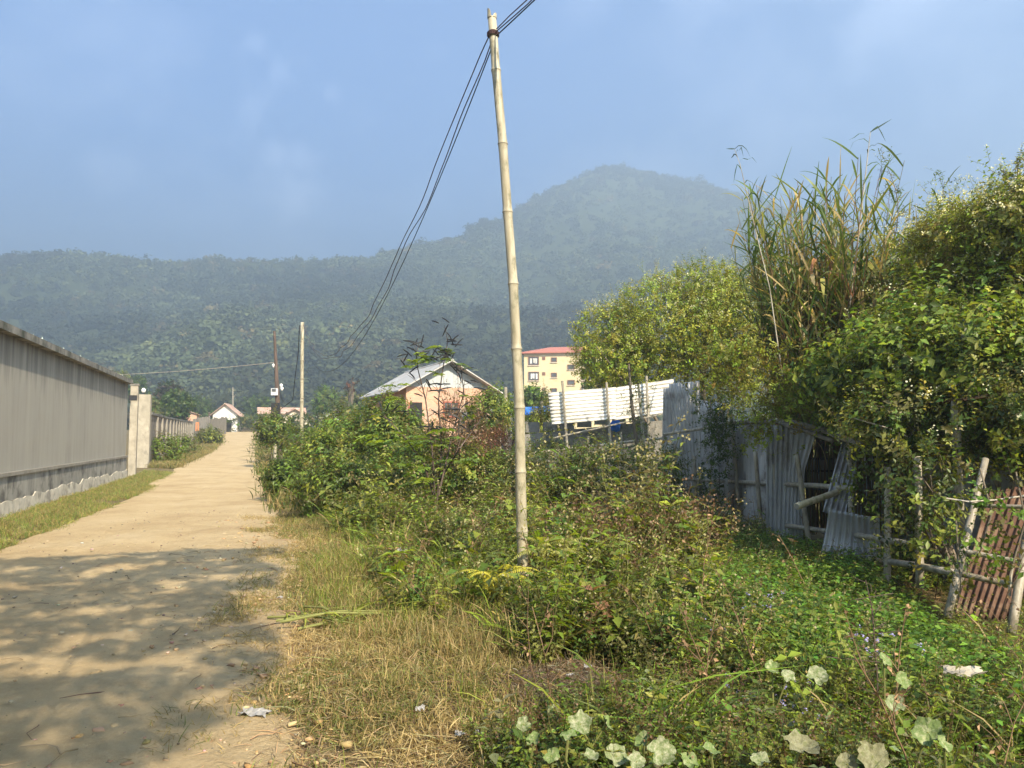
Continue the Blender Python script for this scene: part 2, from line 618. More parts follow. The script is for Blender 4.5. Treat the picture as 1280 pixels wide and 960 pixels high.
# ------------------------------------------------------------------ building materials
def wall_mat():
    m, nt, out = new_mat('stained_concrete')
    f = noise(nt, 1.5, 9, .68, (2.0, 2.0, .13), .6)
    c = ramp(nt, f, [(.25, (.22, .20, .165)), (.5, (.35, .32, .265)), (.75, (.45, .41, .335))])
    g = noise(nt, 1.1, 6, .6, off=(2, 5, 0))
    c = mixc(nt, ramp(nt, g, [(.4, (0, 0, 0)), (.7, (.7, .7, .7))]), c, (.38, .355, .295))
    c = mixc(nt, .35, c, (.345, .325, .28))
    # run-off stain hanging down from the coping
    tc = N(nt, 'ShaderNodeTexCoord'); sx = N(nt, 'ShaderNodeSeparateXYZ'); nt.links.new(tc.outputs['Object'], sx.inputs[0])
    n2 = noise(nt, 2.4, 6, .7, (1.8, 1.8, .05), off=(9, 1, 0))
    ma = N(nt, 'ShaderNodeMath', operation='MULTIPLY_ADD'); nt.links.new(n2, ma.inputs[0]); ma.inputs[1].default_value = 2.6; nt.links.new(sx.outputs['Z'], ma.inputs[2])
    k = N(nt, 'ShaderNodeMapRange'); k.inputs['From Min'].default_value = 4.05; k.inputs['From Max'].default_value = 5.25; nt.links.new(ma.outputs[0], k.inputs['Value'])
    k2 = N(nt, 'ShaderNodeMath', operation='MULTIPLY'); nt.links.new(k.outputs[0], k2.inputs[0]); k2.inputs[1].default_value = .9
    c = mixc(nt, k2.outputs[0], c, (.075, .07, .062))
    h = noise(nt, 30, 4, .7)
    surf(nt, out, c, .92, bump(nt, h, .25, .01), 0, .15)
    return m


M['wall'] = wall_mat()
M['coping'] = simple_mat('coping_concrete', (.11, .105, .09), (.30, .28, .24), 3, rough=.95, c3=(.06, .065, .045), scale3=1.4)
M['render'] = simple_mat('grey_render', (.22, .205, .175), (.38, .355, .30), 2.5, (1.5, 1.5, .4), c3=(.12, .11, .095), scale3=2)
M['rough'] = simple_mat('rough_plaster', (.46, .41, .32), (.66, .59, .47), 5, bs=.9, bd=.03, c3=(.28, .25, .20), scale3=3)
M['pillar'] = simple_mat('pillar_plaster', (.26, .23, .175), (.42, .37, .29), 3, c3=(.22, .195, .155), scale3=2.6, stretch3=(1, 1, .6), bs=.5)
M['block'] = simple_mat('block_wall', (.13, .12, .105), (.30, .28, .24), 3, c3=(.07, .075, .05), scale3=2, bs=.8, bd=.02)
M['fencepanel'] = simple_mat('brown_panel', (.17, .135, .105), (.30, .25, .20), 2.5, (1, 1, 3), c3=(.12, .11, .09), scale3=.8)
M['post'] = simple_mat('concrete_post', (.21, .19, .155), (.32, .29, .24), 4)
M['glass'] = None
m_, nt_g, out_g = new_mat('broken_glass'); surf(nt_g, out_g, (.55, .62, .58), .08, None, 0, .9); M['glass'] = m_
M['metal'] = simple_mat('galvanised_sheet', (.27, .275, .28), (.46, .465, .47), 4, (1, 1, .35), rough=.5, bs=.1, metal=.35, spec=.5, c3=(.17, .15, .13), scale3=1.6, stretch3=(1, 1, .5), lo3=.55, hi3=.7)
M['metal_dark'] = simple_mat('dull_grey_sheet', (.33, .32, .305), (.52, .51, .49), 3, (2, 2, .3), rough=.65, bs=.1, metal=.15, spec=.4, c3=(.13, .105, .085), scale3=1.8, lo3=.52, hi3=.68)
M['metal_white'] = simple_mat('pale_zinc_sheet', (.60, .58, .53), (.78, .76, .70), 2, rough=.55, bs=.05, spec=.4, c3=(.50, .46, .38), scale3=1.5)
M['rust'] = simple_mat('rusty_sheet', (.065, .032, .02), (.15, .08, .05), 4, (1, 1, .5), rough=.9, bs=.4, c3=(.20, .13, .085), scale3=2.2)
M['zinc_blue'] = simple_mat('blue_grey_sheet', (.20, .22, .245), (.32, .34, .37), 3, (2, 2, .3), rough=.6, c3=(.16, .15, .14), scale3=1.5)
M['tarp'] = simple_mat('blue_tarpaulin', (.02, .12, .50), (.04, .19, .68), 3, rough=.5, bs=.8, bd=.05)
M['brick'] = simple_mat('salmon_brick', (.50, .27, .17), (.66, .40, .27), 4, (1, 1, 3), c3=(.44, .30, .22), scale3=1.3, bs=.5)
M['brick_dark'] = simple_mat('red_brick', (.34, .13, .08), (.46, .22, .14), 4, (1, 1, 3), bs=.5)
M['yellow'] = simple_mat('yellow_plaster', (.62, .50, .29), (.70, .58, .36), .5, c3=(.62, .47, .24), scale3=.25)
M['redroof'] = simple_mat('red_metal_roof', (.40, .13, .09), (.50, .19, .13), 1.5, rough=.6)
M['rustroof'] = simple_mat('weathered_red_roof', (.42, .24, .17), (.55, .36, .27), 1.5, (1, 1, 1), rough=.7, c3=(.60, .48, .38), scale3=.8)
M['greyroof'] = simple_mat('weathered_grey_roof', (.36, .34, .31), (.52, .50, .46), 1.2, rough=.55, c3=(.40, .33, .27), scale3=.9, spec=.4)
M['tealroof'] = simple_mat('teal_roof', (.16, .32, .32), (.26, .44, .42), 1.5, rough=.6)
M['white'] = simple_mat('white_paint', (.66, .64, .60), (.78, .76, .72), 1.5, c3=(.52, .49, .44), scale3=1)
M['cream'] = simple_mat('cream_paint', (.62, .53, .40), (.74, .64, .50), 1.5)
M['pink'] = simple_mat('pink_paint', (.60, .36, .30), (.72, .50, .42), 1.5)
M['gable'] = simple_mat('grey_gable_sheet', (.34, .36, .36), (.46, .48, .48), 2, (3, 3, .3), rough=.6)
M['dark'] = simple_mat('doorway_shade', (.015, .014, .013), (.035, .032, .03), 2)  # near-black colour painted in for the shade inside open doorways
M['winframe'] = simple_mat('brown_frame', (.16, .08, .05), (.24, .13, .09), 3)
M['winpane'] = simple_mat('window_pane', (.05, .055, .06), (.11, .11, .115), 1, rough=.15, spec=.6)
M['redpaint'] = simple_mat('red_paint', (.40, .12, .09), (.50, .18, .13), 3)
M['porcelain'] = simple_mat('porcelain', (.70, .68, .64), (.80, .78, .74), 3, rough=.3)
M['meter'] = simple_mat('meter_grey', (.45, .46, .46), (.60, .60, .58), 3, rough=.5)
M['black'] = simple_mat('black_plastic', (.012, .012, .014), (.03, .03, .032), 5, rough=.5)
M['wire_brown'] = simple_mat('brown_cable', (.05, .028, .03), (.10, .055, .055), 5, rough=.6)
M['wire_pale'] = simple_mat('pale_cable', (.42, .36, .28), (.60, .52, .42), 2, rough=.6)
M['orange'] = simple_mat('orange_paint', (.60, .20, .08), (.70, .28, .12), 3)

# ------------------------------------------------------------------ long compound wall
A = np.array([-10.0, 15.1]); dW = np.array([-4.8, 14.5]); dW = dW / np.linalg.norm(dW); nW = np.array([dW[1], -dW[0]])
def wp(s, off, z): return np.array([A[0] + dW[0] * s + nW[0] * off, A[1] + dW[1] * s + nW[1] * off, z])
s0, s1 = -13.5, 15.3
L = s1 - s0; mid = (s0 + s1) / 2
ax = lambda l: (dW[0] * l, dW[1] * l, 0)
ay = lambda t: (nW[0] * t, nW[1] * t, 0)
W = thing('compound_wall', 'tall grey concrete wall with streaked stains and glass shards on its coping', 'wall', wp(mid, 0, 0))
MB().frame_box(wp(mid, -.11, 2.25), ax(L), ay(.22), (0, 0, 2.76)).build('wall_panel', M['wall'], W)
MB().frame_box(wp(mid, -.07, 3.70), ax(L + .04), ay(.48), (0, 0, .15)).build('coping', M['coping'], W)
MB().frame_box(wp(mid, -.045, .85), ax(L), ay(.25), (0, 0, .075)).build('ledge', M['post'], W)
MB().frame_box(wp(mid, -.08, .56), ax(L), ay(.24), (0, 0, .50)).build('plinth', M['render'], W)
# rough footing with a ragged cement edge
ft = MB(); R = random.Random(5)
n = 150; top = [wp(s0 + L * i / n, .062, .33 + .11 * (fbm(i * .31, 0, 8, 3) - .5) * 2 + R.uniform(-.02, .02)) for i in range(n + 1)]
bot = [wp(s0 + L * i / n, .085, -.3) for i in range(n + 1)]
tb = [p - np.array([nW[0], nW[1], 0]) * .06 for p in top]
ft.add(top + bot + tb, [(i, i + 1, n + 2 + i, n + 1 + i) for i in range(n)] + [(i, 2 * n + 2 + i, 2 * n + 3 + i, i + 1) for i in range(n)])
ft.build('footing', M['rough'], W)
sh_me = None
for i in range(85):
    s = s0 + 7 + (L - 7) * (i + R.random()) / 85; o = R.uniform(-.2, .1)
    h = R.uniform(.05, .13); b = wp(s, o, 3.77)
    a_ = R.uniform(0, PI); q = .035
    e = np.array([math.cos(a_) * q, math.sin(a_) * q, 0]); g_ = np.array([-math.sin(a_) * .006, math.cos(a_) * .006, 0])
    MB().prism([b - e - g_ / 2, b + e - g_ / 2, b + e * R.uniform(-.8, .8) + np.array([0, 0, h]) - g_ / 2], g_).build('glass_shard', M['glass'], W)

# gate pillars at its end
def pillar(label, u0, u1, Y, vtop, mat_, cap=True):
    x0 = (u0 - 640) / 962 * Y; x1 = (u1 - 640) / 962 * Y; ztop = at((u0 + u1) / 2, vtop, Y)[2]
    w_ = x1 - x0; c = np.array([(x0 + x1) / 2, Y + w_ / 2, 0])
    g0 = float(gz_far(Y))
    t = thing('gate_pillar', label, 'pillar', (c[0], c[1], g0), 'pillars at the compound gate')
    b = MB(); rz = math.atan2(-dW[0], dW[1])
    b.box((c[0], c[1], (ztop + g0 - .2) / 2), (w_ * .95, w_ * .95, ztop - g0 + .2), rz).build('shaft', M['pillar'], t)
    if cap: MB().box((c[0], c[1], ztop + .04), (w_ * 1.15, w_ * 1.15, .08), rz).build('cap', M['coping'], t)
    return t, c, ztop
t1_, c1_, z1_ = pillar('slim pale gate pillar butting onto the end of the grey wall', 161, 170, 30.6, 482, M['pillar'])
MB().box((c1_[0], c1_[1] - .13, 3.15), (.30, .06, .2), .3).build('bracket', M['black'], t1_)
t2_, c2_, z2_ = pillar('broad patchy gate pillar standing beyond the slim pillar', 170.5, 185, 37.5, 493, M['pillar'], False)
lp = thing('gate_lamp', 'small white lamp standing on top of the broad gate pillar', 'lamp', (c2_[0] - .1, c2_[1], z2_))
MB().tube([(c2_[0] - .1, c2_[1], z2_), (c2_[0] - .1, c2_[1], z2_ + .1)], .06, 10).build('holder', M['black'], lp)
MB().tube([(c2_[0] - .1, c2_[1], z2_ + .1), (c2_[0] - .1, c2_[1], z2_ + .16), (c2_[0] - .1, c2_[1], z2_ + .26), (c2_[0] - .1, c2_[1], z2_ + .33)], [.05, .10, .10, .04], 12).build('globe', M['porcelain'], lp, True)

# ------------------------------------------------------------------ panel fence beyond the pillars
fA = np.array([-18.3, 39.0]); fB = np.array([-36.9, 89.0]); fd = (fB - fA); fL = np.linalg.norm(fd); fd = fd / fL
fn = np.array([fd[1], -fd[0]])
pf = thing('panel_fence', 'brown panel fence with pale concrete posts running on beyond the gate pillars', 'fence', (*fA, gz_far(39)))
npost = 15
for i in range(npost):
    p = fA + fd * fL * i / npost; q = fA + fd * fL * (i + 1) / npost
    g0, g1 = float(gz_far(p[1])), float(gz_far(q[1]))
    h0 = 2.62 - .3 * i / npost; h1 = 2.62 - .3 * (i + 1) / npost
    t_ = fn * .06
    MB().prism([(p[0], p[1], g0 - .3), (q[0], q[1], g1 - .3), (q[0], q[1], g1 + h1), (p[0], p[1], g0 + h0)], (-t_[0], -t_[1], 0)).build('panel', M['fencepanel'], pf)
    MB().prism([(p[0] + .08 * fn[0], p[1] + .08 * fn[1], g0 + h0), (q[0] + .08 * fn[0], q[1] + .08 * fn[1], g1 + h1), (q[0] + .08 * fn[0], q[1] + .08 * fn[1], g1 + h1 + .12), (p[0] + .08 * fn[0], p[1] + .08 * fn[1], g0 + h0 + .12)], (-fn[0] * .2, -fn[1] * .2, 0)).build('coping', M['coping'], pf)
    c = q + fn * .05
    MB().box((c[0], c[1], g1 + h1 / 2 - .1), (.12, .12, h1 + .1), math.atan2(-fd[0], fd[1])).build('post', M['post'], pf)

# plank gate fence and the far end of the road
def plank_fence(name, label, P, Q, h, mat_, nb, group=None, wob=.12, seed=1):
    P = np.array(P, float); Q = np.array(Q, float); d = Q - P; Lh = np.linalg.norm(d[:2]); R = random.Random(seed)
    t = thing(name, label, 'fence', P, group)
    n_ = np.array([d[1], -d[0], 0]) / Lh
    for i in range(nb):
        a = P + d * i / nb; b = P + d * (i + .93) / nb; hh = h + R.uniform(-wob, wob)
        MB().prism([a - (0, 0, .2), b - (0, 0, .2), b + (0, 0, hh), a + (0, 0, hh + R.uniform(-.05, .05))], n_ * .03).build('plank', mat_, t)
    for k in (.25, .75):
        MB().prism([P + (0, 0, h * k) - n_ * .05, Q + (0, 0, h * k) - n_ * .05, Q + (0, 0, h * k + .1) - n_ * .05, P + (0, 0, h * k + .1) - n_ * .05], n_ * -.05).build('rail', M['wood_grey'], t)
    return t
M['plank'] = simple_mat('sun_bleached_plank', (.26, .225, .18), (.46, .41, .34), 2, (2, 2, .2), c3=(.18, .15, .12), scale3=1)
plank_fence('plank_fence', 'bleached upright plank fence at the bend before the far houses', (-37.3, 90, gz_far(90)), (-40.8, 104, gz_far(104)), 2.75, M['plank'], 26, seed=3)
t = thing('gate_post', 'dark thin gate post at the end of the plank fence', 'post', (-41.0, 104.3, gz_far(104)))
MB().box((-41.0, 104.3, gz_far(104) + 1.6), (.16, .16, 3.4)).build('shaft', M['wood_dark'], t)
MB().box((-41.0, 104.3, gz_far(104) + 3.33), (.24, .24, .06)).build('cap', M['wood_grey'], t)
plank_fence('plank_fence', 'short grey plank panel turning away behind the dark gate post', (-41.2, 104.6, gz_far(104)), (-43.0, 116, gz_far(116)), 2.5, M['wood_grey'], 12, seed=4)
mk = thing('marker_stake', 'orange topped marker stake in the grass before the plank fence', 'stake', (*at(246, 556, 80)[:2], gz_far(80)))
pm = at(246, 556, 80); MB().tube([(pm[0], pm[1], gz_far(80) - .2), (pm[0], pm[1], gz_far(80) + 2.2)], .06, 6).build('stick', M['wood_grey'], mk)
MB().box((pm[0], pm[1], gz_far(80) + 1.9), (.35, .05, .9)).build('board', M['orange'], mk)


# ------------------------------------------------------------------ houses
def house(name, label, c, rz, w, l, h, rise, over, mats, group=None, openings=(), roof_t=.07, gable_mat=None, sill=True):
    """gable end towards local -y; c = ground centre of the front gable wall; ridge along local y"""
    ca, sa = math.cos(rz), math.sin(rz)
    P = lambda x, y, z: np.array([c[0] + x * ca - y * sa, c[1] + x * sa + y * ca, c[2] + z])
    t = thing(name, label, 'house', c, group)
    b = MB()
    b.prism([P(-w / 2, 0, -.5), P(w / 2, 0, -.5), P(w / 2, 0, h), P(-w / 2, 0, h)], P(0, l, 0) - P(0, 0, 0))
    b.build('wall', mats['wall'], t)
    g = MB(); g.prism([P(-w / 2, .03, h + .002), P(w / 2, .03, h + .002), P(0, .03, h + rise)], P(0, l - .06, 0) - P(0, 0, 0))
    g.build('gable', gable_mat or mats['wall'], t)
    sl = rise / (w / 2)
    for sgn in (-1, 1):
        e = w / 2 + over
        r = MB().prism([P(0, -over, h + rise + .03), P(sgn * e, -over, h + rise + .03 - sl * e), P(sgn * e, l + over, h + rise + .03 - sl * e), P(0, l + over, h + rise + .03)], (0, 0, roof_t))
        r.build('roof_slope', mats['roof'], t)
    rc = MB().tube([P(0, -over - .02, h + rise + .08), P(0, l + over, h + rise + .08)], .09, 6).build('ridge_cap', mats['roof'], t)
    for (kind, side, x, z, ww, hh) in openings:
        if side == 'f':
            o = lambda xx, d, zz: P(x + xx, -d, z + zz)
        else:
            o = lambda xx, d, zz: P(-w / 2 - d, x + xx, z + zz)
        bx = lambda x0, x1, z0, z1, d0, d1: MB().prism([o(x0, d0, z0), o(x1, d0, z0), o(x1, d0, z1), o(x0, d0, z1)], o(0, d1, 0) - o(0, d0, 0))
        if kind == 'doorway':
            d_ = bx(-ww / 2, ww / 2, 0, hh, .002, .04).build('doorway', mats.get('doorway', M['dark']), t)  # dark slab on the wall stands in for a shaded opening
            bx(-ww / 2 - .08, -ww / 2, 0, hh, .003, .06).build('door_frame', mats.get('frame', M['winframe']), d_)
        else:
            wn = MB()
            f_ = .09
            for a in ((-ww / 2, -ww / 2 + f_, 0, hh), (ww / 2 - f_, ww / 2, 0, hh), (-ww / 2 + f_, ww / 2 - f_, 0, f_), (-ww / 2 + f_, ww / 2 - f_, hh - f_, hh)):
                q = bx(*a, .002, .07); wn.add(q.v, q.f)
            wo_ = wn.build('window', mats.get('frame', M['winframe']), t)
            bx(-ww / 2 + f_, ww / 2 - f_, f_, hh - f_, .003, .03).build('pane', M['winpane'], wo_)
            q = bx(-.02, .02, f_, hh - f_, .031, .05); q.build('mullion', mats.get('frame', M['winframe']), wo_)
    return t, P


# main brick house with the corrugated gable
Yh = 45.0
gl = at(510, 487, Yh); gr = at(612, 482, Yh); ap = at(565, 453, Yh)
wH = gr[0] - gl[0]; g0 = float(gz_far(Yh)) - .1
hx = (gl[0] + gr[0]) / 2
hw = (gl[2] + gr[2]) / 2 - g0
house('brick_house', 'salmon brick house with a grey corrugated gable and low pitched sheet roof', (hx, Yh, g0), .42, wH * 1.08, 8.5, hw, ap[2] - (gl[2] + gr[2]) / 2, .62,
      dict(wall=M['brick'], roof=M['greyroof'], frame=M['redpaint']), openings=[('window', 'f', .15, hw - 1.75, 1.0, .95), ('doorway', 'f', -2.0, 0, .75, hw - .9), ('window', 's', 2.5, hw - 1.6, .9, .9)], gable_mat=M['gable'])

# small houses at the far end of the road
def hp(u, v, Y): return at(u, v, Y)
p = hp(281, 536, 122)
house('gable_hut', 'small white gabled hut with a rusty roof at the end of the road', (p[0], p[1], float(gz_far(122))), .18, 3.7, 5, 2.9, 1.55, .55,
      dict(wall=M['white'], roof=M['rustroof']), openings=[('doorway', 'f', .6, 0, .8, 2.0), ('window', 'f', -.9, 1.1, .8, .8)], gable_mat=M['white'])
p = hp(318, 530, 140)
house('low_house', 'long low pink house with a weathered red roof beyond the road end', (p[0] + 1.0, p[1], float(gz_far(135))), -1.25, 6, 7.5, 2.9, 1.0, .5,
      dict(wall=M['cream'], roof=M['rustroof']), openings=[('doorway', 'f', 1, 0, 1, 2), ('window', 'f', -1.4, 1, 1, 1), ('window', 's', 2, 1, 1, 1)])
p = hp(368, 530, 100)
house('cream_house', 'cream gabled house with a brown roof behind the thin bamboo post', (p[0], p[1], float(gz_far(100))), .35, 4.0, 6, 2.7, 1.1, .5,
      dict(wall=M['cream'], roof=M['rustroof']), openings=[('window', 'f', .2, 1.3, 1.2, 1.0)], gable_mat=M['cream'])
p = hp(458, 530, 82)
house('teal_roofed_house', 'little brick house with a teal sheet roof behind the roadside shrubs', (p[0], p[1], float(gz_far(82))), .3, 2.6, 5, 2.5, .75, .4,
      dict(wall=M['brick_dark'], roof=M['tealroof']), openings=[('window', 'f', 0, 1.2, .8, .8)], gable_mat=M['brick_dark'])
p = hp(478, 530, 72)
house('shed', 'pale tin roofed shed half hidden between the teal roof and the brick house', (p[0], p[1], float(gz_far(72))), .3, 2.2, 4, 2.35, .6, .4,
      dict(wall=M['white'], roof=M['greyroof']), openings=[('doorway', 'f', 0, 0, .8, 1.9)], gable_mat=M['white'])
p = hp(232, 530, 112)
house('brick_outhouse', 'small orange brick outhouse behind the far end of the panel fence', (p[0], p[1], float(gz_far(112))), .3, 3.0, 4, 3.0, .5, .3,
      dict(wall=M['brick'], roof=M['rustroof']), openings=[('window', 'f', 0, 1.6, .7, .7)])
p = hp(414, 530, 118)
house('cottage', 'pale cottage with a grey roof among the trees past the bamboo post', (p[0], p[1], float(gz_far(118))), -.2, 4.0, 5, 2.6, 1.0, .4,
      dict(wall=M['white'], roof=M['greyroof']), openings=[('window', 'f', 0, 1.2, .9, .9)])
# roadside walls below those houses
plank_fence('sheet_fence', 'low whitish sheet fence before the cream gabled house', (*hp(350, 530, 92)[:2], gz_far(92)), (*hp(392, 530, 86)[:2], gz_far(86)), 2.0, M['zinc_blue'], 14, seed=6)
plank_fence('stake_fence', 'row of weathered stakes across the road end before the pink house', (*hp(300, 535, 128)[:2], gz_far(128)), (*hp(345, 535, 126)[:2], gz_far(126)), 1.5, M['wood_grey'], 20, seed=7, wob=.3)

# the apartment block
Yb = 150.0
bt = at(655, 440, Yb); rz = -.16; bw, bl = 21.0, 12.0; zb = 3.6; zt = at(657, 441, Yb)[2]
ca, sa = math.cos(rz), math.sin(rz)
P = lambda x, y, z: np.array([bt[0] + x * ca - y * sa, bt[1] + x * sa + y * ca, z])
ab = thing('apartment_block', 'yellow apartment block with a red roof and small brown framed windows', 'building', (bt[0], bt[1], zb))
MB().prism([P(0, 0, zb - .5), P(bw, 0, zb - .5), P(bw, 0, zt), P(0, 0, zt)], P(0, bl, 0) - P(0, 0, 0)).build('wall', M['yellow'], ab)
rf = MB(); zr = zt + 1.7
rv = [P(-.6, -.7, zt + .03), P(bw + .6, -.7, zt + .03), P(bw + .6, bl + .7, zt + .03), P(-.6, bl + .7, zt + .03), P(4.5, bl / 2, zr), P(bw - 4.5, bl / 2, zr)]
rf.add(rv + [q - np.array([0, 0, .22]) for q in rv[:4]], [(0, 1, 5, 4), (1, 2, 5), (2, 3, 4, 5), (3, 0, 4), (0, 6, 7, 1), (1, 7, 8, 2), (2, 8, 9, 3), (3, 9, 6, 0), (9, 8, 7, 6)])
rf.build('roof', M['redroof'], ab)
st = 3.0
for fl in range(5):
    z0 = zt - 2.5 - fl * st
    if z0 < zb + .2: break
    for (x, w_, h_, big, dz) in ((1.9, 2.1, 1.75, 1, 0), (5.9, 1.15, .95, 0, .55), (9.2, 1.4, 1.0, 0, -.95), (12.2, 2.1, 1.75, 1, 0), (16.5, 1.15, .95, 0, .55), (19, 1.4, 1.0, 0, -.9)):
        z = z0 + dz
        if z < zb + .3: continue
        fr_ = MB()
        for (x0, x1, za, zc) in ((-w_ / 2, -w_ / 2 + .14, 0, h_), (w_ / 2 - .14, w_ / 2, 0, h_), (-w_ / 2 + .14, w_ / 2 - .14, 0, .14), (-w_ / 2 + .14, w_ / 2 - .14, h_ - .14, h_)):
            fr_.prism([P(x + x0, -.003, z + za), P(x + x1, -.003, z + za), P(x + x1, -.003, z + zc), P(x + x0, -.003, z + zc)], P(0, -.12, 0) - P(0, 0, 0))
        wo_ = fr_.build('window', M['winframe'], ab)
        MB().prism([P(x - w_ / 2 + .14, -.004, z + .14), P(x + w_ / 2 - .14, -.004, z + .14), P(x + w_ / 2 - .14, -.004, z + h_ - .14), P(x - w_ / 2 + .14, -.004, z + h_ - .14)], P(0, -.03, 0) - P(0, 0, 0)).build('pane', M['winpane'], wo_)
        MB().prism([P(x - w_ / 2 - .1, -.003, z - .12), P(x + w_ / 2 + .1, -.003, z - .12), P(x + w_ / 2 + .1, -.003, z - .01), P(x - w_ / 2 - .1, -.003, z - .01)], P(0, -.2, 0) - P(0, 0, 0)).build('sill', M['cream'], wo_)
        if big:   # laundry and grille seen as pale shapes behind the bars
            for k in range(3):
                xx = x - .5 + k * .5 + .1 * ((fl + k) % 2)
                MB().prism([P(xx - .16, -.06, z + .35 + .15 * (k % 2)), P(xx + .16, -.06, z + .35), P(xx + .18, -.06, z + 1.35), P(xx - .18, -.06, z + 1.4)], P(0, -.02, 0) - P(0, 0, 0)).build('laundry', M['white'], wo_)
    for x in (3.9, 14.4):
        if z0 + .9 > zb + .5:
            MB().box(P(x, -.06, z0 + 1.35), (.6, .1, .6), rz).build('vent', M['winframe'], ab)

# ------------------------------------------------------------------ poles and wires
M['bamboo_pole'] = bamboo_mat('pole_bamboo', (.24, .205, .13), (.36, .315, .22), (.48, .43, .32), (.18, .165, .10))
YP = 8.0
nodes_v = [880, 800, 722, 664, 590, 510, 436, 355, 265, 180, 88, 22]
nodes_u = [656, 654.5, 652.5, 651, 649, 648, 644, 640, 633, 627, 618.5, 613.5]
nodes_u = [u + 1.5 for u in nodes_u]
cp = [at(u, v, YP) for u, v in zip(nodes_u, nodes_v)]
zc = np.array([q[2] for q in cp]); xc = np.array([q[0] for q in cp])
pole = thing('bamboo_pole', 'tall leaning pale bamboo pole carrying the wires beside the road', 'pole', (cp[2][0], YP, 0))
zs = []
for z in zc[1:-1]: zs += [z - .10, z - .05, z - .018, z - .006, z, z + .006, z + .02, z + .06, z + .12]
zs = sorted([q for q in zs if q < zc[-1] - .02] + list(np.linspace(-.3, zc[-1], 24)))
pts, rad = [], []
for z in zs:
    dz = min(abs(zc[1:-1] - z)); base = np.interp(z, [-.3, 2.5, zc[-1]], [.057, .051, .045])
    r = base * (1.15 if dz < .007 else 1.07 if dz < .022 else 1.03 if dz < .055 else 1.0)
    pts.append((np.interp(z, zc, xc), YP, z)); rad.append(r)
MB().tube(pts, rad, 18, True).build('culm', M['bamboo_pole'], pole, True)
ring = M['ring'] = simple_mat('node_ring', (.16, .14, .10), (.30, .26, .19), 8)
for z in zc[2:-1]:
    x = np.interp(z, zc, xc); r = np.interp(z, [-.3, 2.5, zc[-1]], [.057, .051, .045])
    MB().tube([(x, YP, z - .014), (x, YP, z - .008), (x, YP, z + .001), (x, YP, z + .004)], [r * 1.05, r * 1.17, r * 1.17, r * 1.05], 18).build('node_ring', ring, pole, True)
# split rim left standing at the top
tx, tz = xc[-1], zc[-1]
for a0, a1, hh in ((1.9, 4.6, .10), (-1.3, .5, .04)):
    tb_ = MB(); vv = []
    for i in range(9):
        a = a0 + (a1 - a0) * i / 8; zz_ = tz + hh * math.sin(PI * i / 8) ** .5
        for rr_, zq in ((.051, tz - .01), (.051, zz_), (.040, zz_), (.040, tz - .01)):
            vv.append((tx + rr_ * math.cos(a), YP + rr_ * math.sin(a), zq))
    ff = [(4 * i + k, 4 * i + (k + 1) % 4, 4 * i + 4 + (k + 1) % 4, 4 * i + 4 + k) for i in range(8) for k in range(4)]
    tb_.add(vv, ff + [(0, 1, 2, 3), (32, 33, 34, 35)]).build('split_rim', M['bamboo_pole'], pole)
tie = MB()
for k in range(4):
    tie.tube([(tx + .012 + .062 * math.cos(a), YP + .062 * math.sin(a), tz - .17 - .012 * k + .004 * math.sin(3 * a)) for a in np.linspace(0, 2 * PI, 15)], .006, 5, False)
tie.build('wire_tie', M['wire_brown'], pole)

Y2 = 34.0
p2b = at(377.5, 545, Y2); p2t = at(378, 403, Y2)
pole2 = thing('bamboo_post', 'thin pale bamboo post rising from the shrubs by the dark pole', 'pole', (p2b[0], Y2, 0))
MB().bamboo((p2b[0], Y2, -.2), p2t, .085, .075, .85, 12, seed=4).build('culm', M['bamboo_pole'], pole2, True)
for v in (451, 474, 498, 522):
    q = at(378, v, Y2); MB().tube([(q[0], Y2, q[2] - .02), (q[0], Y2, q[2] + .02)], .092, 12).build('node_ring', ring, pole2)

Y3 = 40.0
p3b = at(349, 545, Y3); p3t = at(343, 414, Y3); p3m = at(347, 500, Y3)
pole3 = thing('dark_pole', 'dark leaning wooden pole with a meter box and insulators', 'pole', (p3b[0], Y3, gz_far(Y3)))
MB().tube([(p3b[0] + .15, Y3, 0), p3m, at(345, 455, Y3), p3t], [.14, .12, .09, .06], 9).build('shaft', M['wood_dark'], pole3)
mbx = MB().box(at(344.5, 490, Y3) + np.array([0, -.18, 0]), (.34, .18, .36), .2).build('meter_box', M['meter'], pole3)
MB().box(at(344.5, 488, Y3) + np.array([0, -.29, 0]), (.2, .03, .14), .2).build('dial', M['winpane'], mbx)
for u, v in ((342, 457), (345, 457.5), (351.5, 482), (352.5, 486)):
    q = at(u, v, Y3); MB().tube([q - (0, 0, .09), q, q + (0, 0, .05), q + (0, 0, .1)], [.04, .085, .085, .03], 8).build('insulator', M['porcelain'], pole3)
MB().tube([at(341, 458, Y3), at(347, 457, Y3)], .03, 6).build('cross_arm', M['wood_dark'], pole3)
fb = at(345.5, 514, Y3)
MB().box(fb + np.array([0, -.16, 0]), (.42, .16, .85), .1).build('switch_board', M['black'], pole3)
stub = thing('bamboo_stub', 'short yellowish bamboo stub bracing the foot of the dark pole', 'post', (at(344.5, 545, 39.5)[0], 39.5, gz_far(39)))
MB().bamboo(np.append(at(344.5, 545, 39.5)[:2], 0), at(344, 519, 39.5), .09, .085, .6, 10, seed=8).build('culm', M['bamboo_pole'], stub)

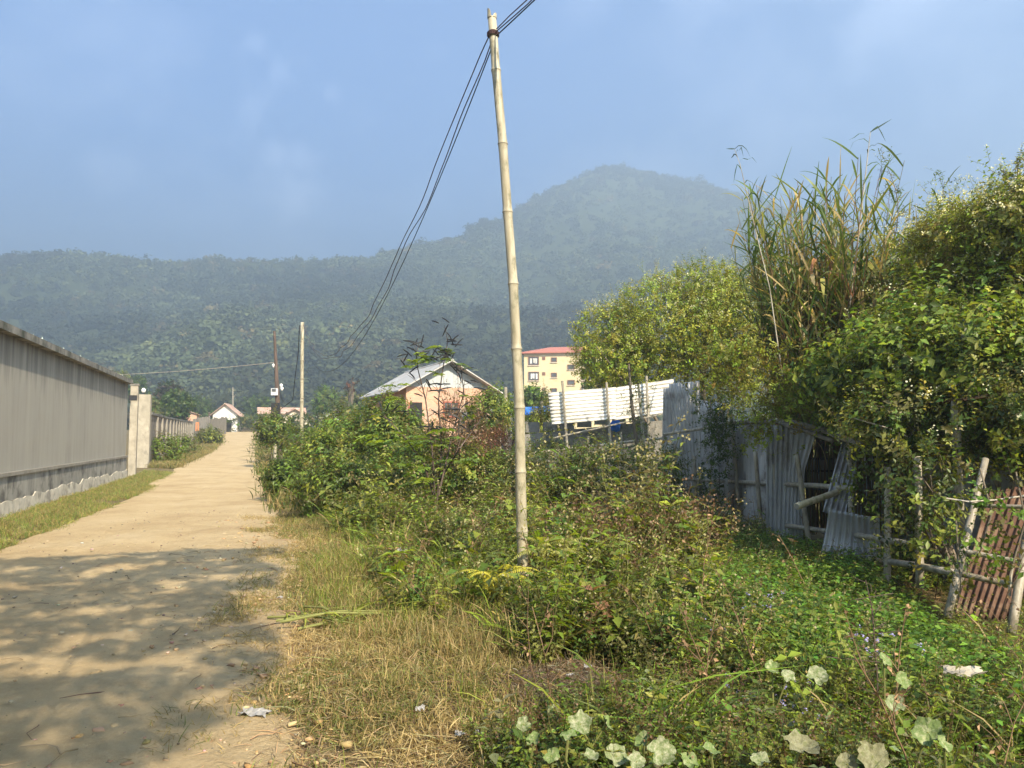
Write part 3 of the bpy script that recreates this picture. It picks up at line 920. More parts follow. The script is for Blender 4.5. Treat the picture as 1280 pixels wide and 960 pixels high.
far_p = thing('utility_pole', 'slender grey utility pole standing behind the gabled hut', 'pole', (*at(291, 530, 138)[:2], gz_far(135)))
q0 = at(291.5, 530, 138); q1 = at(291, 484, 138)
MB().tube([(q0[0], 138, gz_far(135)), q1], [.16, .11], 8).build('shaft', M['post'], far_p)
MB().tube([at(291.3, 489, 138) + np.array([-.1, 0, 0]), at(294, 487, 138)], .06, 5).build('arm', M['post'], far_p)
MB().tube([at(291.3, 498, 138), at(294.6, 493, 138)], .05, 5).build('arm', M['post'], far_p)


def sag(a, b, s, n=60, amp=0.0, seed=0, phase=0):
    R = np.random.default_rng(seed); a = np.array(a); b = np.array(b); P_ = []
    for t in np.linspace(0, 1, n):
        p = a + (b - a) * t; p = p - np.array([0, 0, s * 4 * t * (1 - t)])
        w_ = amp * math.sin(PI * t) ** .3
        p = p + np.array([w_ * (vn(t * 26, 0, seed) - .5) * 2, 0, w_ * .5 * (vn(t * 22, 5, seed + 3) - .5) * 2]); P_.append(p)
    return P_
def wire(label, pts, r, mat_, group='wires on the bamboo poles'):
    o = MB().tube(pts, r, 6).build('wire', mat_); return tag(o, label, 'wire', group)
top1 = np.array([tx + .02, YP - .03, tz - .22]); top2 = np.array([p2t[0], Y2, p2t[2] - .05])
wire('brown wavy wire hanging between the two bamboo poles, outer strand of the pair', sag(top1 + (-.05, 0, .0), top2 + (.05, -.05, 0), 2.33, 110, .07, 3), .0065, M['wire_brown'])
wire('brown twisted wire hanging between the two bamboo poles, inner strand of the pair', sag(top1 + (-.03, .05, -.05), top2 + (.05, 0, -.05), 2.37, 110, .07, 9), .0065, M['wire_brown'])
wire('smooth black wire sagging lowest from the tall bamboo pole', sag(top1 + (-.02, .05, -.1), at(380, 436, Y2) + np.array([.1, 0, 0]), 2.08, 70, .0, 5), .0065, M['black'])
back = np.array([8.6, -8.0, 6.9])
wire('brown wire running over the road from the bamboo pole top towards the viewer', sag(top1 + (.03, -.03, .06), back, .28, 60, .04, 13), .006, M['wire_brown'])
wire('kinked brown wire looping loose from the bamboo pole top', sag(top1 + (.03, -.04, .03), back + (0, .3, .1), .34, 60, .09, 17), .006, M['wire_brown'])
wire('straight black wire leaving the bamboo pole top towards the viewer', sag(top1 + (.03, -.04, -.02), back + (.3, 0, -.5), .16, 30, 0, 19), .007, M['black'])
wire('black drop wire slanting down from the thin bamboo post', [top2 + (-.1, -.1, -.1), at(373, 440, 35), at(369, 470, 36), at(366, 500, 37), at(350, 512, 39)], .016, M['black'])
wire('pale wire strung to the dark pole from beyond the wall', sag(at(344, 453, Y3), np.array([-45., 62., 6.8]), .5, 40), .014, M['wire_pale'])
wire('dark service wire curling from the meter box towards the cream house', [at(347, 470, Y3), at(349, 488, Y3), at(353, 500, 44), at(357, 504, 60), hp(363, 503, 98)], .016, M['black'])
# ------------------------------------------------------------------ corrugated sheets and bamboo fences on the right
def corr(name, P00, P10, P11, P01, waves, amp, mat_, parent=None, across='u', bend=None, nu=None, nv=14, thick=.003):
    """sheet through four corners (u: 0->1 along P00->P10, v: up). corrugated along u (ridges run along v) or v."""
    P00, P10, P11, P01 = (np.array(p, float) for p in (P00, P10, P11, P01))
    n_ = np.cross(P10 - P00, P01 - P00); n_ /= np.linalg.norm(n_)
    nw = waves * 8
    nu, nv = (nw + 1, nv) if across == 'u' else (nv, nw + 1)
    u, v = np.meshgrid(np.linspace(0, 1, nu), np.linspace(0, 1, nv))
    u = u.ravel(); v = v.ravel()
    P = ((1 - u) * (1 - v))[:, None] * P00 + (u * (1 - v))[:, None] * P10 + (u * v)[:, None] * P11 + ((1 - u) * v)[:, None] * P01
    ph = (u if across == 'u' else v) * waves * 2 * PI
    P = P + n_ * (amp * np.sin(ph))[:, None]
    if bend is not None: P = P + bend(u, v, n_)
    i = (np.arange(nv - 1)[:, None] * nu + np.arange(nu - 1)[None, :]).ravel()
    F = np.stack([i, i + 1, i + nu + 1, i + nu], 1)
    if parent is not None: P = P - root_loc(parent)[None]
    o = link_mesh(raw_mesh(name, P, F, mat_, smooth=True), name, parent)
    s = o.modifiers.new('thickness', 'SOLIDIFY'); s.thickness = thick
    return o


def gpt(u, v):
    """photo pixel -> flat ground"""
    d = ray(u, v); k = EYE / -d[2]; return np.array([d[0] * k, d[1] * k, 0.0])


# white sheet fence in the middle distance
Yw = 18.6
wf = thing('zinc_fence', 'pale horizontal zinc sheet fence on thin bamboo stakes, lit by the sun', 'fence', (at(750, 540, Yw)[0], Yw, 0))
corr('corrugated_sheet', at(690, 531, Yw), at(770, 524, Yw), at(770, 484, Yw), at(685, 491, Yw), 9, .012, M['metal_white'], wf, 'v')
corr('corrugated_sheet', at(766, 526, Yw + .05), at(840, 515, Yw + .05), at(842, 474, Yw + .05), at(766, 485, Yw + .05), 9, .012, M['metal_white'], wf, 'v')
for i, (u0, v0, u1, v1) in enumerate(((709, 560, 703, 476), (763, 560, 758, 478), (812, 560, 808, 470))):
    MB().bamboo(at(u0, v0, Yw - .1), at(u1, v1, Yw - .1), .035, .03, .4, 8, seed=i).build('stake', M['bamboo_old'], wf)
MB().bamboo(at(690, 548, Yw - .12), at(835, 516, Yw - .12), .022, .02, .4, 6, seed=9).build('rail', M['bamboo_old'], wf)

# grey block wall below it
bw_ = thing('block_wall', 'mossy grey block wall under the pale zinc sheets', 'wall', (at(750, 540, 19.4)[0], 19.4, 0))
b0 = at(655, 545, 19.4); b1 = at(850, 530, 19.4); b0[2] = -.4; b1[2] = -.4
MB().prism([b0, b1, (b1[0], b1[1], 2.06), (b0[0], b0[1], 1.66)], (0, .2, 0)).build('wall', M['block'], bw_)
R = random.Random(12)
for i in range(9):
    x = b0[0] + (b1[0] - b0[0]) * (i + .5) / 9
    if R.random() < .75: MB().box((x, 19.5, 1.80 + .038 * i + R.uniform(0, .06)), (.34, .18, R.uniform(.18, .30)), R.uniform(-.1, .1)).build('coping_block', M['block'], bw_)
bag = thing('plastic_bag', 'blue and white plastic bag snagged on the block wall', 'bag', at(769, 532, 19.2))
bb = MB(); c = at(769, 532, 19.2); Rr = np.random.default_rng(4)
vv = []
for i in range(6):
    for j in range(8):
        th = PI * (i + .5) / 6; a = 2 * PI * j / 8; r_ = .13 * (1 + .5 * (Rr.random() - .5))
        vv.append(c + r_ * np.array([math.sin(th) * math.cos(a), math.sin(th) * math.sin(a) * .7, 1.15 * math.cos(th)]))
bb.add(vv, [(i * 8 + j, i * 8 + (j + 1) % 8, i * 8 + 8 + (j + 1) % 8, i * 8 + 8 + j) for i in range(5) for j in range(8)] + [tuple(range(8)), tuple(range(40, 48))]).build('bag_body', M['tarp'], bag)

# blue grey fence further back, left of the pole
sf = thing('grey_sheet_fence', 'bluish grey sheet fence with leaning posts before the brick house', 'fence', (at(610, 545, 29)[0], 29, 0))
Yf = 29.0
for i, (ua, ub, vt) in enumerate(((573, 592, 514), (590, 606, 520), (604, 622, 510), (624, 640, 512), (640, 656, 520), (656, 676, 524))):
    a = at(ua, 556, Yf + .04 * i); b = at(ub, 556, Yf + .04 * i); c = at(ub, vt, Yf + .04 * i); d = at(ua - 1, vt + 2, Yf + .04 * i)
    a[2] = b[2] = .1
    corr('corrugated_sheet', a, b, c, d, 6, .012, M['zinc_blue'], sf)
for i, (u0, v0, u1, v1) in enumerate(((578, 560, 575, 512), (591, 560, 590, 509), (625, 560, 624, 499), (633, 556, 632, 484), (648, 560, 648, 505))):
    q = at(u0, v0, Yf - .15); q[2] = 0
    MB().bamboo(q, at(u1, v1, Yf - .15), .07, .06, .5, 8, seed=20 + i).build('post', M['bamboo_old'], sf)
MB().bamboo(at(570, 536, Yf - .2), at(660, 531, Yf - .2), .045, .04, .5, 8, seed=31).build('rail', M['wood_grey'], sf)
tp = thing('blue_tarpaulin', 'bright blue tarpaulin strip tied between stakes behind the tall pole', 'tarpaulin', at(672, 514, 33))
corr('sheet', at(655, 519, 33), at(688, 517, 33), at(690, 507, 33), at(654, 509, 33), 3, .05, M['tarp'], tp, 'u', nv=6)
MB().bamboo(at(671, 545, 32.8), at(671, 511, 32.8), .06, .05, .5, 7, seed=41).build('stake', M['bamboo_old'], tp)
MB().bamboo(at(678, 545, 32.8), at(677, 502, 32.8), .07, .06, .5, 7, seed=42).build('stake', M['bamboo_old'], tp)

# two tall grey sheets turned to the viewer
Yt = 16.6
tf = thing('tall_sheet_fence', 'tall dull grey upright sheets with a dark gap and thin rails', 'fence', (at(855, 640, Yt)[0], Yt, 0))
corr('corrugated_sheet', at(826, 640, Yt + .25), at(846, 640, Yt + .15), at(845, 483, Yt + .15), at(829, 486, Yt + .25), 4, .014, M['metal_dark'], tf)
corr('corrugated_sheet', at(851, 640, Yt), at(883, 650, Yt - .2), at(874, 476, Yt - .2), at(836, 480, Yt), 8, .022, M['metal_dark'], tf)
corr('corrugated_sheet', at(879, 652, Yt - .3), at(910, 655, Yt - 1.2), at(908, 505, Yt - 1.2), at(876, 500, Yt - .3), 8, .028, M['metal_dark'], tf)
MB().bamboo(at(830, 543, Yt - .3), at(903, 532, Yt - 1.4), .035, .03, .4, 8, seed=50).build('rail', M['bamboo_old'], tf)
MB().bamboo(at(828, 597, Yt - .3), at(905, 602, Yt - 1.4), .035, .03, .4, 8, seed=51).build('rail', M['bamboo_old'], tf)
for i, (u0, v0, u1, v1) in enumerate(((846, 640, 843, 555), (870, 652, 868, 570), (899, 640, 893, 560))):
    MB().bamboo(at(u0, v0, Yt - .5), at(u1, v1, Yt - .5), .04, .035, .35, 8, seed=52 + i).build('post', M['bamboo_old'], tf)
# low rail fence before the block wall
lf = thing('rail_fence', 'low broken bamboo rail fence in the weeds below the pale zinc sheets', 'fence', (at(740, 600, 17.6)[0], 17.6, 0))
for i, (u0, v0, u1, v1, Y) in enumerate(((690, 604, 838, 598, 17.6), (668, 566, 842, 546, 17.8))):
    MB().bamboo(at(u0, v0, Y), at(u1, v1, Y), .035, .03, .4, 8, seed=60 + i).build('rail', M['bamboo_old'], lf)
for i, (u0, v0, u1, v1) in enumerate(((701, 640, 690, 565), (779, 632, 776, 540), (720, 640, 716, 580), (812, 640, 798, 480), (740, 630, 735, 545))):
    MB().bamboo(at(u0, v0, 17.5), at(u1, v1, 17.5), .035, .028, .4, 8, seed=66 + i).build('post', M['bamboo_old'], lf)

# the long low fence with the curled sheet; runs nearly along the view
def fy(u): return float(np.interp(u, [890, 913, 953, 975, 1013, 1064, 1108, 1150, 1200], [17.2, 16.3, 13.6, 13.0, 12.2, 10.7, 9.4, 8.4, 7.3]))
bf = thing('bamboo_fence', 'low bamboo post and rail fence backed by upright grey sheets, one curled open', 'fence', (4.5, 13, 0))
def fp(u, v, dy=0): return at(u, v, fy(u) + dy)
corr('corrugated_sheet', fp(911, 652, .25), fp(938, 668, .3), fp(937, 528, .3), fp(911, 530, .25), 9, .04, M['metal_dark'], bf)
corr('corrugated_sheet', fp(936, 668, .25), fp(962, 672, .3), fp(962, 530, .3), fp(936, 528, .25), 5, .04, M['metal_dark'], bf)
def curl(u, v, n_):
    k = np.clip(u - .35, 0, 1) ** 1.6 * np.clip((v - .25) / .75, 0, 1)
    return (k * 1.0)[:, None] * np.array([.12, -.55, .03]) - (np.clip((.62 - np.abs(v - .62)) / .62, 0, 1) * np.clip(u - .5, 0, 1) * .28)[:, None] * np.array([1, 0, 0])
corr('curled_sheet', at(958, 676, 12.9), at(1004, 676, 12.6), at(1014, 534, 12.6), at(957, 531, 12.9), 9, .016, M['metal'], bf, bend=curl, nv=26)
posts = [(925, 641, 913, 505), (953, 666, 944, 564), (975, 665, 966, 580), (1013, 674, 996, 567), (1064, 694, 1064, 620), (1108, 713, 1110, 584), (1149, 705, 1147, 570)]
for i, (u0, v0, u1, v1) in enumerate(posts):
    Y = fy(u0) - .12; a = at(u0, v0, Y); b = at(u1, v1, Y); a = a - np.array([0, 0, .25])
    MB().bamboo(a, b, .042, .038, .33, 9, seed=80 + i).build('post', M['bamboo_old'], bf, True)
def rail(name, pix, r, seed, mat_=M['bamboo_old'], dy=-.05, par=bf):
    P_ = [at(u, v, fy(u) + dy) for u, v in pix]
    MB().tube(P_, [r * (1.12 if k % 2 else 1) for k in range(len(P_))], 8).build(name, mat_, par, True)
rail('rail', [(897, 602), (930, 603), (975, 605), (1020, 607), (1068, 611)], .038, 1)
rail('rail', [(930, 648), (975, 656), (1020, 662), (1070, 669), (1139, 680)], .036, 2)
rail('rail', [(897, 531), (940, 527), (985, 527), (1030, 538), (1076, 556)], .045, 3, M['wood_grey'])
rail('rail', [(1099, 700), (1145, 707), (1192, 716)], .035, 4)
rail('brace', [(975, 529), (1010, 540), (1040, 551)], .035, 5, M['wood_grey'], -.15)
rail('brace', [(1038, 516), (1055, 531), (1066, 541)], .035, 6, M['wood_dark'], -.2)

ls = thing('leaning_sheet', 'bright narrow corrugated sheet leaning against the bamboo fence gap', 'metal sheet', (4.6, 10.9, 0))
corr('corrugated_sheet', at(1028, 640, 11.0), at(1056, 646, 10.9), at(1079, 541, 11.35), at(1056, 538, 11.4), 4, .016, M['metal'], ls)
ls2 = thing('bent_sheet', 'bent corrugated sheet wedged low behind the bamboo rails', 'metal sheet', (4.7, 10.4, 0))
corr('corrugated_sheet', at(1026, 692, 10.6), at(1100, 704, 10.2), at(1099, 648, 10.2), at(1036, 636, 10.6), 9, .014, M['metal'], ls2,
     bend=lambda u, v, n_: (-.05 * np.sin(PI * v) * (1 + .5 * u))[:, None] * n_)
lg = thing('bamboo_log', 'cut bamboo log jutting from the fence with its pale end showing', 'log', at(1030, 622, 10.9))
MB().bamboo(at(996, 633, 10.4), at(1070, 607, 11.4), .046, .042, .4, 12, seed=90).build('culm', M['bamboo'], lg, True)
q = at(996, 633, 10.4); dlog = (at(1070, 607, 11.4) - q); dlog /= np.linalg.norm(dlog)
MB().tube([q - dlog * .006, q - dlog * .002], .036, 12).build('cut_end', M['post'], lg)
bk = thing('wicker_basket', 'old wicker basket standing in the dark gap of the bamboo fence', 'basket', at(1022, 600, 13.2))
MB().tube([at(1022, 612, 13.2), at(1022, 600, 13.2), at(1022, 585, 13.2), at(1022, 572, 13.2)], [.17, .24, .26, .24], 14).build('weave', M['wood_grey'], bk)
for k, v in enumerate((573, 588, 603)):
    c = at(1022, v, 13.2); r_ = (.25, .27, .23)[k]
    MB().tube([c + r_ * np.array([math.cos(a), math.sin(a), 0]) for a in np.linspace(0, 2 * PI, 19)], .016, 6, False).build('hoop', M['wood_dark'], bk)
# dim hut behind the fence: a real shelter of poles and a sheet roof under the creepers
hut = thing('shelter', 'dark overgrown shelter with a sagging sheet roof behind the bamboo fence', 'shed', (6.4, 12.5, 0))
corr('roof_sheet', (4.85, 11.4, 1.95), (4.85, 8.2, 2.0), (8.6, 8.4, 2.55), (8.6, 11.4, 2.5), 30, .015, M['rust'], hut)
corr('back_sheet', (6.6, 15.9, -.3), (6.6, 7.4, -.3), (6.6, 7.4, 2.2), (6.6, 15.9, 2.2), 70, .015, M['metal_dark'], hut)
for i, (x, y) in enumerate(((4.9, 11.2), (4.9, 8.5), (6.5, 8.4))):
    MB().bamboo((x, y, -.3), (x, y, 2.0), .05, .045, .35, 8, seed=100 + i).build('post', M['bamboo_old'], hut)

# ladder-like frame and rusty sheet at the right edge
YL = 7.1
ld = thing('bamboo_ladder', 'ladder shaped bamboo frame leaning over the rusty sheet', 'frame', (at(1230, 700, YL)[0], YL, 0))
M['ladder'] = bamboo_mat('ladder_bamboo', (.16, .13, .09), (.26, .22, .16), (.38, .33, .25), (.12, .10, .07))  # darker brown bamboo colours for the ladder frame
MB().bamboo(at(1184, 772, YL - .1), at(1232, 574, YL + .55), .036, .031, .32, 12, seed=110).build('side_pole', M['ladder'], ld, True)
MB().bamboo(at(1264, 792, YL - .5), at(1296, 590, YL + .1), .038, .033, .32, 12, seed=111).build('side_pole', M['ladder'], ld, True)
for i, (u0, v0, u1, v1, r_) in enumerate(((1209, 690, 1279, 703, .023), (1199, 717, 1273, 733, .028), (1222, 632, 1290, 634, .02))):
    MB().bamboo(at(u0, v0, YL + .1), at(u1, v1, YL - .25), r_, r_ * .95, .4, 10, seed=113 + i).build('rung', M['ladder'] if i else M['bamboo_old'], ld, True)
MB().tube([at(1266, 705, YL - .3), at(1263, 722, YL - .3), at(1262, 745, YL - .3)], .014, 6).build('strut', M['bamboo_old'], ld)
rs = thing('rusty_sheet', 'rust red corrugated sheet propped behind the ladder shaped frame', 'metal sheet', (at(1240, 700, YL + .4)[0], YL + .4, 0))
corr('corrugated_sheet', at(1192, 770, YL + .25), at(1268, 775, YL - .05), at(1330, 600, YL + .9), at(1236, 615, YL + 1.1), 9, .017, M['rust'], rs)
# ------------------------------------------------------------------ plant templates
def rv(r, s=1.0): return r.normal(size=3) * s
UP = np.array([0, 0, 1.0])


def twig(seed, n=11, L=.34, ll=.075, lw=.040, droop=.3, flower=False, spread=1.0, fl=(.74, .71, .48), pale=0.0):
    r = np.random.default_rng(seed); t = TPL()
    bend = r.normal(size=2) * .18
    cur = lambda s: np.array([bend[0] * s * s * L * 2, bend[1] * s * s * L * 2, L * s])
    stem(t, [cur(0), cur(.5), cur(1)], .0035, .0015, 1, (.13, .10, .045))
    for i in range(n):
        s = .12 + .88 * (i + .5 * r.random()) / n
        a = i * 2.4 + r.normal() * .4
        d = np.array([math.cos(a) * spread, math.sin(a) * spread, .55 - droop + r.normal() * .25])
        k = r.uniform(.65, 1.2) * (1 - .35 * max(0, s - .75) / .25)
        leaf_at(t, cur(s), d, UP + rv(r, .35), ll * k, lw * k, r.uniform(.72, 1.22))
    if flower:
        for i in range(5):
            p = cur(1) + rv(r, .022) + np.array([0, 0, .03]); s_ = .012
            R = rot_to((UP + rv(r, .5)) / np.linalg.norm(UP))
            t.add([p - R[:, 0] * s_, p - R[:, 1] * s_, p + R[:, 0] * s_, p + R[:, 1] * s_], [(0, 1, 2, 3)], 1, fl)
    return t.done()


TW = [twig(300 + i) for i in range(7)]
TWF = [twig(320 + i, flower=True, n=9) for i in range(5)]
TWL = [twig(340 + i, n=9, L=.42, ll=.12, lw=.062, droop=.45) for i in range(6)]
TWN = [twig(360 + i, n=12, L=.36, ll=.085, lw=.022, droop=.35) for i in range(5)]
TWBIG = [twig(380 + i, n=10, L=.7, ll=.26, lw=.17, droop=.4) for i in range(6)]      # clumps for trees seen from afar
TWDRY = [twig(400 + i, n=6, L=.34, ll=.045, lw=.024, droop=.9) for i in range(5)]


def blade_tuft(seed, n=10, h=.16, w=.005, spread=.05, lean=.5, dry=.2):
    r = np.random.default_rng(seed); t = TPL()
    for i in range(n):
        a = r.uniform(0, 2 * PI); b = np.array([r.normal() * spread, r.normal() * spread, 0]); H = h * r.uniform(.55, 1.25)
        l = lean * abs(r.normal()) + .08; o = np.array([math.cos(a), math.sin(a), 0])
        P_ = [b + o * l * H * s ** 2 + UP * H * (s - .28 * l * s ** 2.5) for s in (0, .4, .75, 1)]
        m = r.uniform(.7, 1.25)
        fix = None
        if r.random() < dry: fix = np.array([.36, .27, .12]) * r.uniform(.6, 1.2)
        strip(t, P_, w * r.uniform(.7, 1.3), np.array([-o[1], o[0], .001]) * 0 + np.cross(o, UP) * 0 + o * .3 + UP * .2 + rv(r, .3), [.75 * m, .95 * m, m, 1.1 * m], fix)
    return t.done()


GR = [blade_tuft(500 + i) for i in range(7)]
GRS = [blade_tuft(520 + i, n=9, h=.07, w=.0045, spread=.05, lean=1.2, dry=.5) for i in range(6)]
GRT = [blade_tuft(540 + i, n=9, h=.34, w=.010, spread=.04, lean=.9, dry=.12) for i in range(6)]
GRFAR = [blade_tuft(560 + i, n=9, h=.22, w=.016, spread=.10, lean=.8, dry=.25) for i in range(5)]


def herb(seed, H=.45, nb=4, ll=.06, lw=.03, pairs=6, seedhead=None, flower=None, sc=(.14, .13, .05)):
    r = np.random.default_rng(seed); t = TPL()
    for b in range(nb):
        a = r.uniform(0, 2 * PI); o = np.array([math.cos(a), math.sin(a), 0]); h = H * r.uniform(.6, 1.15); le = r.uniform(.15, .6)
        cur = lambda s: o * le * h * s ** 1.5 + UP * h * s * (1 - .15 * le * s)
        stem(t, [cur(0), cur(.5), cur(1)], .0035, .0015, 1, sc)
        for i in range(pairs):
            s = .22 + .78 * (i + .3) / pairs; a2 = i * PI / 2 + r.normal() * .3
            for sg in (0, PI):
                d = np.array([math.cos(a2 + sg), math.sin(a2 + sg), r.uniform(-.35, .45)])
                k = r.uniform(.7, 1.25) * (1.1 - .5 * s)
                leaf_at(t, cur(s), d, UP + rv(r, .3), ll * k, lw * k, r.uniform(.7, 1.25))
        if seedhead is not None:
            for i in range(7):
                p = cur(1) + np.array([r.normal() * .02, r.normal() * .02, r.uniform(-.06, .05)])
                R = rot_to(rv(r)); s_ = .009
                t.add([p - R[:, 0] * s_, p - R[:, 1] * s_, p + R[:, 0] * s_, p + R[:, 1] * s_], [(0, 1, 2, 3)], 1, seedhead)
        if flower is not None:
            for i in range(9):
                p = cur(1) + rv(r, .012) + UP * .012; R = rot_to(UP + rv(r, .4)); s_ = .009
                t.add([p - R[:, 0] * s_, p - R[:, 1] * s_, p + R[:, 0] * s_, p + R[:, 1] * s_], [(0, 1, 2, 3)], 1, flower)
    return t.done()


HB = [herb(600 + i, ll=.075, lw=.038, pairs=5) for i in range(7)]
HBS = [herb(620 + i, H=.30, nb=5, ll=.045, lw=.024, pairs=6) for i in range(5)]
HBN = [herb(640 + i, H=.5, nb=4, ll=.09, lw=.02, pairs=6) for i in range(5)]
HBB = [herb(660 + i, H=.5, nb=5, ll=.04, lw=.02, pairs=4, seedhead=(.20, .12, .07), sc=(.15, .085, .05)) for i in range(6)]
HBY = [herb(680 + i, H=.4, nb=4, ll=.055, lw=.03, pairs=5, seedhead=(.42, .40, .20)) for i in range(5)]
HBIG = [herb(710 + i, H=.55, nb=3, ll=.15, lw=.085, pairs=3) for i in range(5)]
HTALL = [herb(715 + i, H=.85, nb=3, ll=.10, lw=.034, pairs=8, seedhead=(.38, .33, .16)) for i in range(5)]
HBP = [herb(700 + i, H=.38, nb=3, ll=.06, lw=.04, pairs=4, flower=(.42, .38, .72)) for i in range(3)]


def creeper(seed, n=16, ll=.062, lw=.046):
    r = np.random.default_rng(seed); t = TPL()
    for i in range(n):
        p = np.array([r.normal() * .13, r.normal() * .13, r.uniform(.05, .22)]); a = r.uniform(0, 2 * PI)
        d = np.array([math.cos(a), math.sin(a), r.uniform(-.35, .15)])
        leaf_at(t, p, d, UP + rv(r, .25), ll * r.uniform(.7, 1.3), lw * r.uniform(.7, 1.3), r.uniform(.7, 1.25))
        if i % 4 == 0: stem(t, [p * np.array([.6, .6, 0]), p], .003, .002, 1, (.10, .12, .03))
    return t.done()


CR = [creeper(720 + i) for i in range(6)]


def dry_stalk(seed, H=.8, nb=4, leaves=5):
    r = np.random.default_rng(seed); t = TPL()
    le = r.normal(size=2) * .22
    cur = lambda s: np.array([le[0] * s * s * H, le[1] * s * s * H, H * s])
    c0 = np.array([.22, .14, .085]) * r.uniform(.7, 1.3)
    stem(t, [cur(0), cur(.35), cur(.7), cur(1)], .006, .0025, 1, c0)
    for b in range(nb):
        s = r.uniform(.3, .9); a = r.uniform(0, 2 * PI); l = H * r.uniform(.2, .42)
        e = cur(s) + np.array([math.cos(a) * .6, math.sin(a) * .6, .75]) * l
        stem(t, [cur(s), (cur(s) + e) / 2 + rv(r, .012), e], .003, .0013, 1, c0)
        for i in range(leaves):
            q = cur(s) + (e - cur(s)) * r.uniform(.2, 1); d = rv(r); d[2] -= .9
            leaf_at(t, q, d, rv(r), r.uniform(.02, .05), r.uniform(.012, .028), 1, np.array([.30, .19, .11]) * r.uniform(.6, 1.4))
    return t.done()


DS = [dry_stalk(740 + i) for i in range(8)]


def litter(seed):
    r = np.random.default_rng(seed); t = TPL()
    for i in range(10):
        a = r.uniform(0, 2 * PI); p = np.array([r.normal() * .09, r.normal() * .09, r.uniform(.004, .03)]); L_ = r.uniform(.05, .17)
        o = np.array([math.cos(a), math.sin(a), r.normal() * .12])
        strip(t, [p, p + o * L_ * .5 + UP * .008, p + o * L_], .006, UP + rv(r, .3), r.uniform(.6, 1.3))
    return t.done()


LT = [litter(760 + i) for i in range(6)]


def col(base, n, var=.25, r=None):
    r = r or rng
    b = np.asarray(base, float)
    return b[None] * (1 + var * r.normal(size=(n, 1))).clip(.45, 1.7) * (1 + .10 * r.normal(size=(n, 3)))


def mixcol(bases, n, w=None, var=.22, r=None):
    r = r or rng; bases = np.asarray(bases, float)
    k = r.choice(len(bases), n, p=w); return bases[k] * (1 + var * r.normal(size=(n, 1))).clip(.45, 1.7) * (1 + .08 * r.normal(size=(n, 3)))


# greens
G_DK = (.050, .085, .018); G_MD = (.095, .140, .026); G_BR = (.150, .225, .034); G_YL = (.27, .30, .050); G_OL = (.165, .165, .048)
G_PALE = (.34, .33, .12); STRAW = (.48, .375, .185); DRYB = (.20, .125, .07); G_LIME = (.25, .33, .04)


# ------------------------------------------------------------------ bushes and trees
def ell(u, v, Y, ru, rvv, ry, w=1.0):
    return (*at(u, v, Y), ru * Y / 962, ry, rvv * Y / 962, w)


def bush_points(ells, n, r, inner=.25, zmin=0.0):
    ells = np.array(ells, float); vol = (ells[:, 3] * ells[:, 4] + ells[:, 4] * ells[:, 5] + ells[:, 3] * ells[:, 5]) * ells[:, 6]
    k = r.choice(len(ells), n, p=vol / vol.sum())
    d = r.normal(size=(n, 3)); d /= np.linalg.norm(d, axis=1, keepdims=True)
    lump = 1 + .45 * (fbm(d[:, 0] * 2.2 + k * 7.7 + 20, d[:, 1] * 2.2 + d[:, 2] * 1.7 + 30, 91, 3) - .5)
    rad = np.where(r.random(n) < inner, r.uniform(.35, .85, n), 1 - .16 * np.abs(r.normal(size=n))) * lump
    c = ells[k]; p = c[:, :3] + d * rad[:, None] * c[:, 3:6]
    nrm = d / c[:, 3:6]; nrm /= np.linalg.norm(nrm, axis=1, keepdims=True)
    m = p[:, 2] > zmin
    return p[m], nrm[m], k[m]


